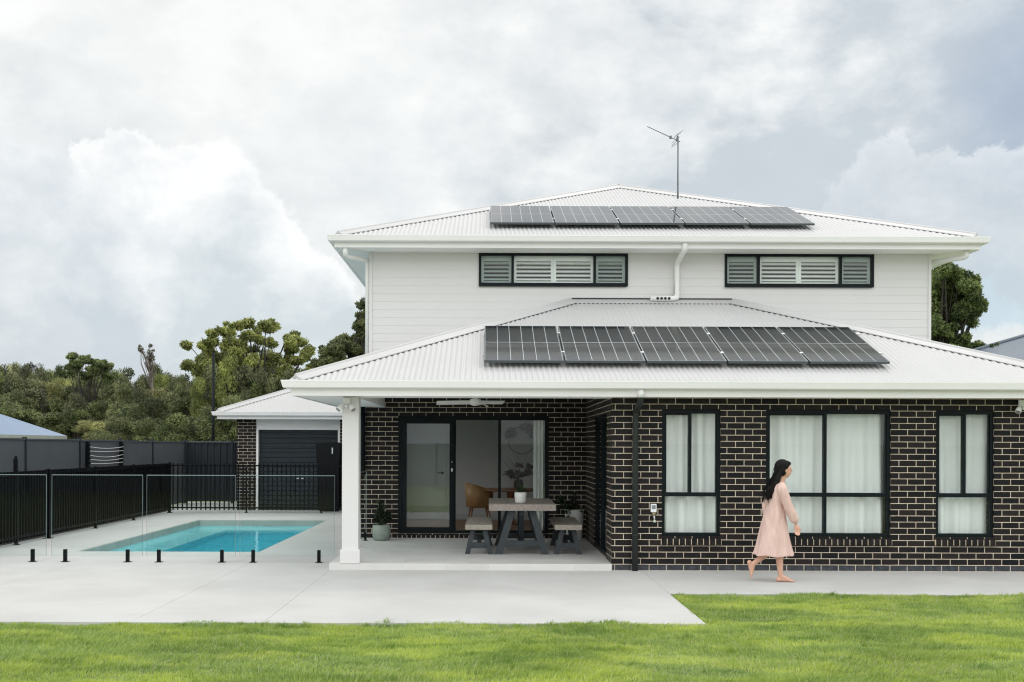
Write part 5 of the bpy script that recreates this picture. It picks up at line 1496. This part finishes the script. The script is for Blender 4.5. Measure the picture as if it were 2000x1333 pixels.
# ================================================================== PERSON
def remesh(mb_, name, matn, parent, vox, smooth=6, sfac=.5):
    o = bpy.data.objects.new('tmp', mb_.mesh('tmp', [matn])); C.objects.link(o)
    md = o.modifiers.new('r', 'REMESH'); md.mode = 'VOXEL'; md.voxel_size = vox; md.use_smooth_shade = True
    ms = o.modifiers.new('s', 'SMOOTH'); ms.iterations = smooth; ms.factor = sfac
    dg = bpy.context.evaluated_depsgraph_get()
    me = bpy.data.meshes.new_from_object(o.evaluated_get(dg)); me.name = name
    bpy.data.objects.remove(o)
    me.materials.clear(); me.materials.append(MATS[matn])
    r = bpy.data.objects.new(name, me); C.objects.link(r); r.parent = parent
    return r
def cap(m, a, b, ra, rb, n=14):      # rounded tapered capsule
    m.sphere(a, ra, n, 9); m.sphere(b, rb, n, 9); m.tube([a, b], [ra, rb], n)
def chain(m, pts):
    for (a, ra), (b, rb) in zip(pts, pts[1:]): cap(m, a, b, ra, rb)
pl_ = Vector((3.74, -1.13, 0.0))
pe = thing('person', pl_, 'barefoot woman in a long-sleeved pink dress walking along the brick wall', 'person')
# local coordinates: x forward (photo right), y away from the camera
m = MB()
hx = 0.065     # head centre offset
m.sphere((hx - .012, 0, 1.462), (.093, .074, .095)); m.sphere((hx + .015, 0, 1.405), (.066, .056, .075))
m.sphere((hx + .038, 0, 1.372), (.034, .034, .024)); m.tube([(hx + .078, 0, 1.445), (hx + .098, 0, 1.415)], [.007, .012], 8); m.sphere((hx + .094, 0, 1.414), .013)
m.sphere((hx + .074, 0, 1.388), (.012, .022, .006)); m.sphere((hx + .074, 0, 1.379), (.011, .020, .006))
m.sphere((hx + .066, 0, 1.468), (.018, .045, .010))
for s_ in (-1, 1):
    m.sphere((hx - .005, s_ * .073, 1.425), (.016, .009, .028)); m.sphere((hx + .064, s_ * .030, 1.442), (.012, .013, .011))
cap(m, (hx - .02, 0, 1.37), (hx - .055, 0, 1.25), .046, .050)
cap(m, (-.005, 0, 1.20), (-.04, 0, 1.02), .10, .085); cap(m, (-.04, 0, 1.02), (-.06, 0, .84), .09, .12)
for s_ in (-1, 1): cap(m, (-.0, s_ * .12, 1.225), (0, 0, 1.24), .045, .055)
# near arm (right)
sh, el, wr = (-.005, -.150, 1.215), (.075, -.175, .955), (.165, -.165, .760)
chain(m, [(sh, .048), (el, .034), (wr, .024)])
# hand: palm, four fingers, thumb
def hand(m, w, d, side):     # w wrist, d pointing direction, side = thumb side vector
    w = Vector(w); d = Vector(d).normalized(); s_ = Vector(side).normalized(); nrm = d.cross(s_)
    M = Matrix((( d.x, s_.x, nrm.x), (d.y, s_.y, nrm.y), (d.z, s_.z, nrm.z))).to_4x4()
    m.sphere(w + d * .045, (.044, .036, .015), M=M)
    for i, (o, l) in enumerate(((.026, .062), (.009, .070), (-.009, .066), (-.026, .052))):
        a = w + d * .075 + s_ * o; b = a + d * l * .5 + nrm * .006; c = b + (d * .75 + nrm * .6).normalized() * l * .5
        cap(m, a, b, .0088, .0082, 8); cap(m, b, c, .0082, .0070, 8)
    a = w + d * .025 + s_ * .026; b = a + (d * .9 + s_ * .40).normalized() * .036; c = b + (d * .95 + s_ * .2).normalized() * .028
    cap(m, a, b, .0105, .0095, 8); cap(m, b, c, .0095, .0078, 8)
hand(m, (.170, -.165, .745), (.12, -.02, -1), (1, -.15, .1))
# far arm (left) swinging back
sh2, el2, wr2 = (-.015, .150, 1.21), (-.12, .175, .975), (-.10, .165, .775)
chain(m, [(sh2, .046), (el2, .033), (wr2, .024)]); hand(m, (-.098, .165, .76), (.1, 0, -1), (1, .1, .1))
# standing leg
hip, kn, an_ = (-.055, -.065, .80), (.015, -.06, .44), (.005, -.055, .075)
chain(m, [(hip, .088), (kn, .052)]); chain(m, [(kn, .050), ((-.012, -.058, .31), .048), (an_, .031)])
def foot(m, an, fwd, upv, l=.20):
    an = Vector(an); f = Vector(fwd).normalized(); u = Vector(upv).normalized(); s_ = f.cross(u)
    heel = an - u * .042 - f * .032; ball = an - u * .054 + f * .115
    m.sphere(heel, .030); cap(m, heel + u * .004, ball, .028, .019); cap(m, an, ball + u * .006, .032, .021)
    m.sphere(ball + s_ * .012, .021); m.sphere(ball - s_ * .018, .019)
    for i, o in enumerate((.026, .010, -.003, -.016, -.028)):
        L = (.048, .044, .040, .034, .027)[i]; r = (.0115, .009, .0085, .008, .0078)[i]
        cap(m, ball + s_ * o - u * .004, ball + s_ * o * 1.05 + f * L - u * .008, r * 1.15, r, 8)
foot(m, (.005, -.055, .076), (1, -.05, 0), (0, 0, 1))
# trailing leg, heel lifted behind
kn2, an2 = (-.04, .07, .42), (-.315, .075, .215)
chain(m, [((-.06, .065, .80), .086), (kn2, .052)]); chain(m, [(kn2, .050), ((-.15, .072, .345), .047), (an2, .030)])
foot(m, an2, (.25, 0, -1.0), (1.0, 0, .25))
remesh(m, 'body', 'skin', pe, .0062, 4, .5)
# eyes
for s_ in (-1, 1):
    m = MB(); m.sphere((hx + .073, s_ * .030, 1.443), .0085, 10, 7); m.v = [(a + pl_.x, b + pl_.y, c + pl_.z) for a, b, c in m.v]; m.build('eye', 'hair', pe)
# dress: skirt loft + bodice + sleeves, merged
m = MB()
rings = [(1.275, -.010, .052, .060), (1.255, -.010, .085, .130), (1.20, -.005, .108, .158), (1.12, -.005, .118, .150), (1.03, -.035, .104, .130), (.965, -.045, .112, .135), (.88, -.055, .135, .155),
         (.75, -.060, .160, .175), (.60, -.062, .185, .190), (.45, -.055, .212, .205), (.335, -.050, .238, .215)]
n = 72; vs = []
for j, (z, cx, rx, ry) in enumerate(rings):
    k = max(0, (.95 - z) / .62)
    for i in range(n):
        a = 2 * PI * i / n
        rip = 1 + k * (.055 * math.sin(a * 7 + .7) + .035 * math.sin(a * 11 + 2 * k))
        back_sweep = -.03 * k * k * (1 if math.cos(a) < 0 else .2)
        vs.append((cx + math.cos(a) * rx * rip + back_sweep, math.sin(a) * ry * rip, z + k * .008 * math.sin(a * 5)))
fs = [(j * n + i, j * n + (i + 1) % n, (j + 1) * n + (i + 1) % n, (j + 1) * n + i) for j in range(len(rings) - 1) for i in range(n)]
fs += [tuple(range(n - 1, -1, -1)), tuple((len(rings) - 1) * n + i for i in range(n))]
m.add(vs, fs, 0, True)
chain(m, [((-.008, -.135, 1.225), .058), ((-.005, -.152, 1.19), .066), ((.04, -.168, 1.06), .060), ((.075, -.178, .955), .060), ((.115, -.172, .875), .064), ((.145, -.167, .815), .058), ((.160, -.165, .785), .034)])
chain(m, [((-.015, .135, 1.22), .058), ((-.02, .152, 1.185), .064), ((-.08, .168, 1.07), .058), ((-.12, .176, .975), .058), ((-.11, .17, .87), .060), ((-.10, .165, .80), .036)])
remesh(m, 'dress', 'dress', pe, .008, 5, .5)
# hair: cap, gathered length blown back over the shoulder
m = MB()
m.sphere((hx - .030, 0, 1.478), (.100, .086, .098)); m.sphere((hx - .065, 0, 1.43), (.070, .076, .10))
m.sphere((hx + .02, 0, 1.515), (.065, .062, .040)); 
for s_ in (-1, 1): m.sphere((hx - .035, s_ * .066, 1.43), (.045, .020, .075))
rh = random.Random(9)
for k in range(16):
    yy = rh.uniform(-.06, .06); p0 = Vector((hx - .075, yy, 1.40 + rh.uniform(-.03, .05)))
    p1 = Vector((-.06 + rh.uniform(-.02, .015), yy * 1.2 - .01, 1.27 + rh.uniform(-.02, .02))); p2 = Vector((-.115 + rh.uniform(-.035, .02), yy * 1.1 - .01, 1.17 + rh.uniform(-.03, .03)))
    p3 = Vector((-.145 + rh.uniform(-.05, .04), yy - .01, 1.09 + rh.uniform(-.05, .03)))
    chain(m, [(p0, .030), (p1, .028), (p2, .024), (p3, .010)])
hr = remesh(m, 'hair', 'hair', pe, .0075, 2, .5)
m = MB()
for k in range(90):
    yy = rh.uniform(-.075, .07); a0 = Vector((hx - .06 + rh.uniform(-.04, .04), yy, 1.44 + rh.uniform(-.06, .10)))
    a1 = Vector((-.065 + rh.uniform(-.05, .01), yy * 1.2, 1.29 + rh.uniform(-.04, .04))); a2 = Vector((-.14 + rh.uniform(-.05, .04), yy * 1.2, 1.17 + rh.uniform(-.05, .05)))
    a3 = Vector((-.165 + rh.uniform(-.08, .08), yy * 1.3, 1.06 + rh.uniform(-.06, .08)))
    pts = [a0.lerp(a1, t_) if t_ <= 1 else (a1.lerp(a2, t_ - 1) if t_ <= 2 else a2.lerp(a3, t_ - 2)) for t_ in (0, .5, 1, 1.4, 1.8, 2.2, 2.6, 3)]
    pts = [p_ + Vector((.012 * math.sin(i_ * 1.9 + k), .006 * math.cos(i_ * 2.3 + k), 0)) for i_, p_ in enumerate(pts)]
    m.tube(pts, [.004] * 5 + [.003, .002, .001], 4, caps=False)
m.v = [(a + pl_.x, b + pl_.y, c + pl_.z) for a, b, c in m.v]
m.build('loose_hair', 'hair', pe)
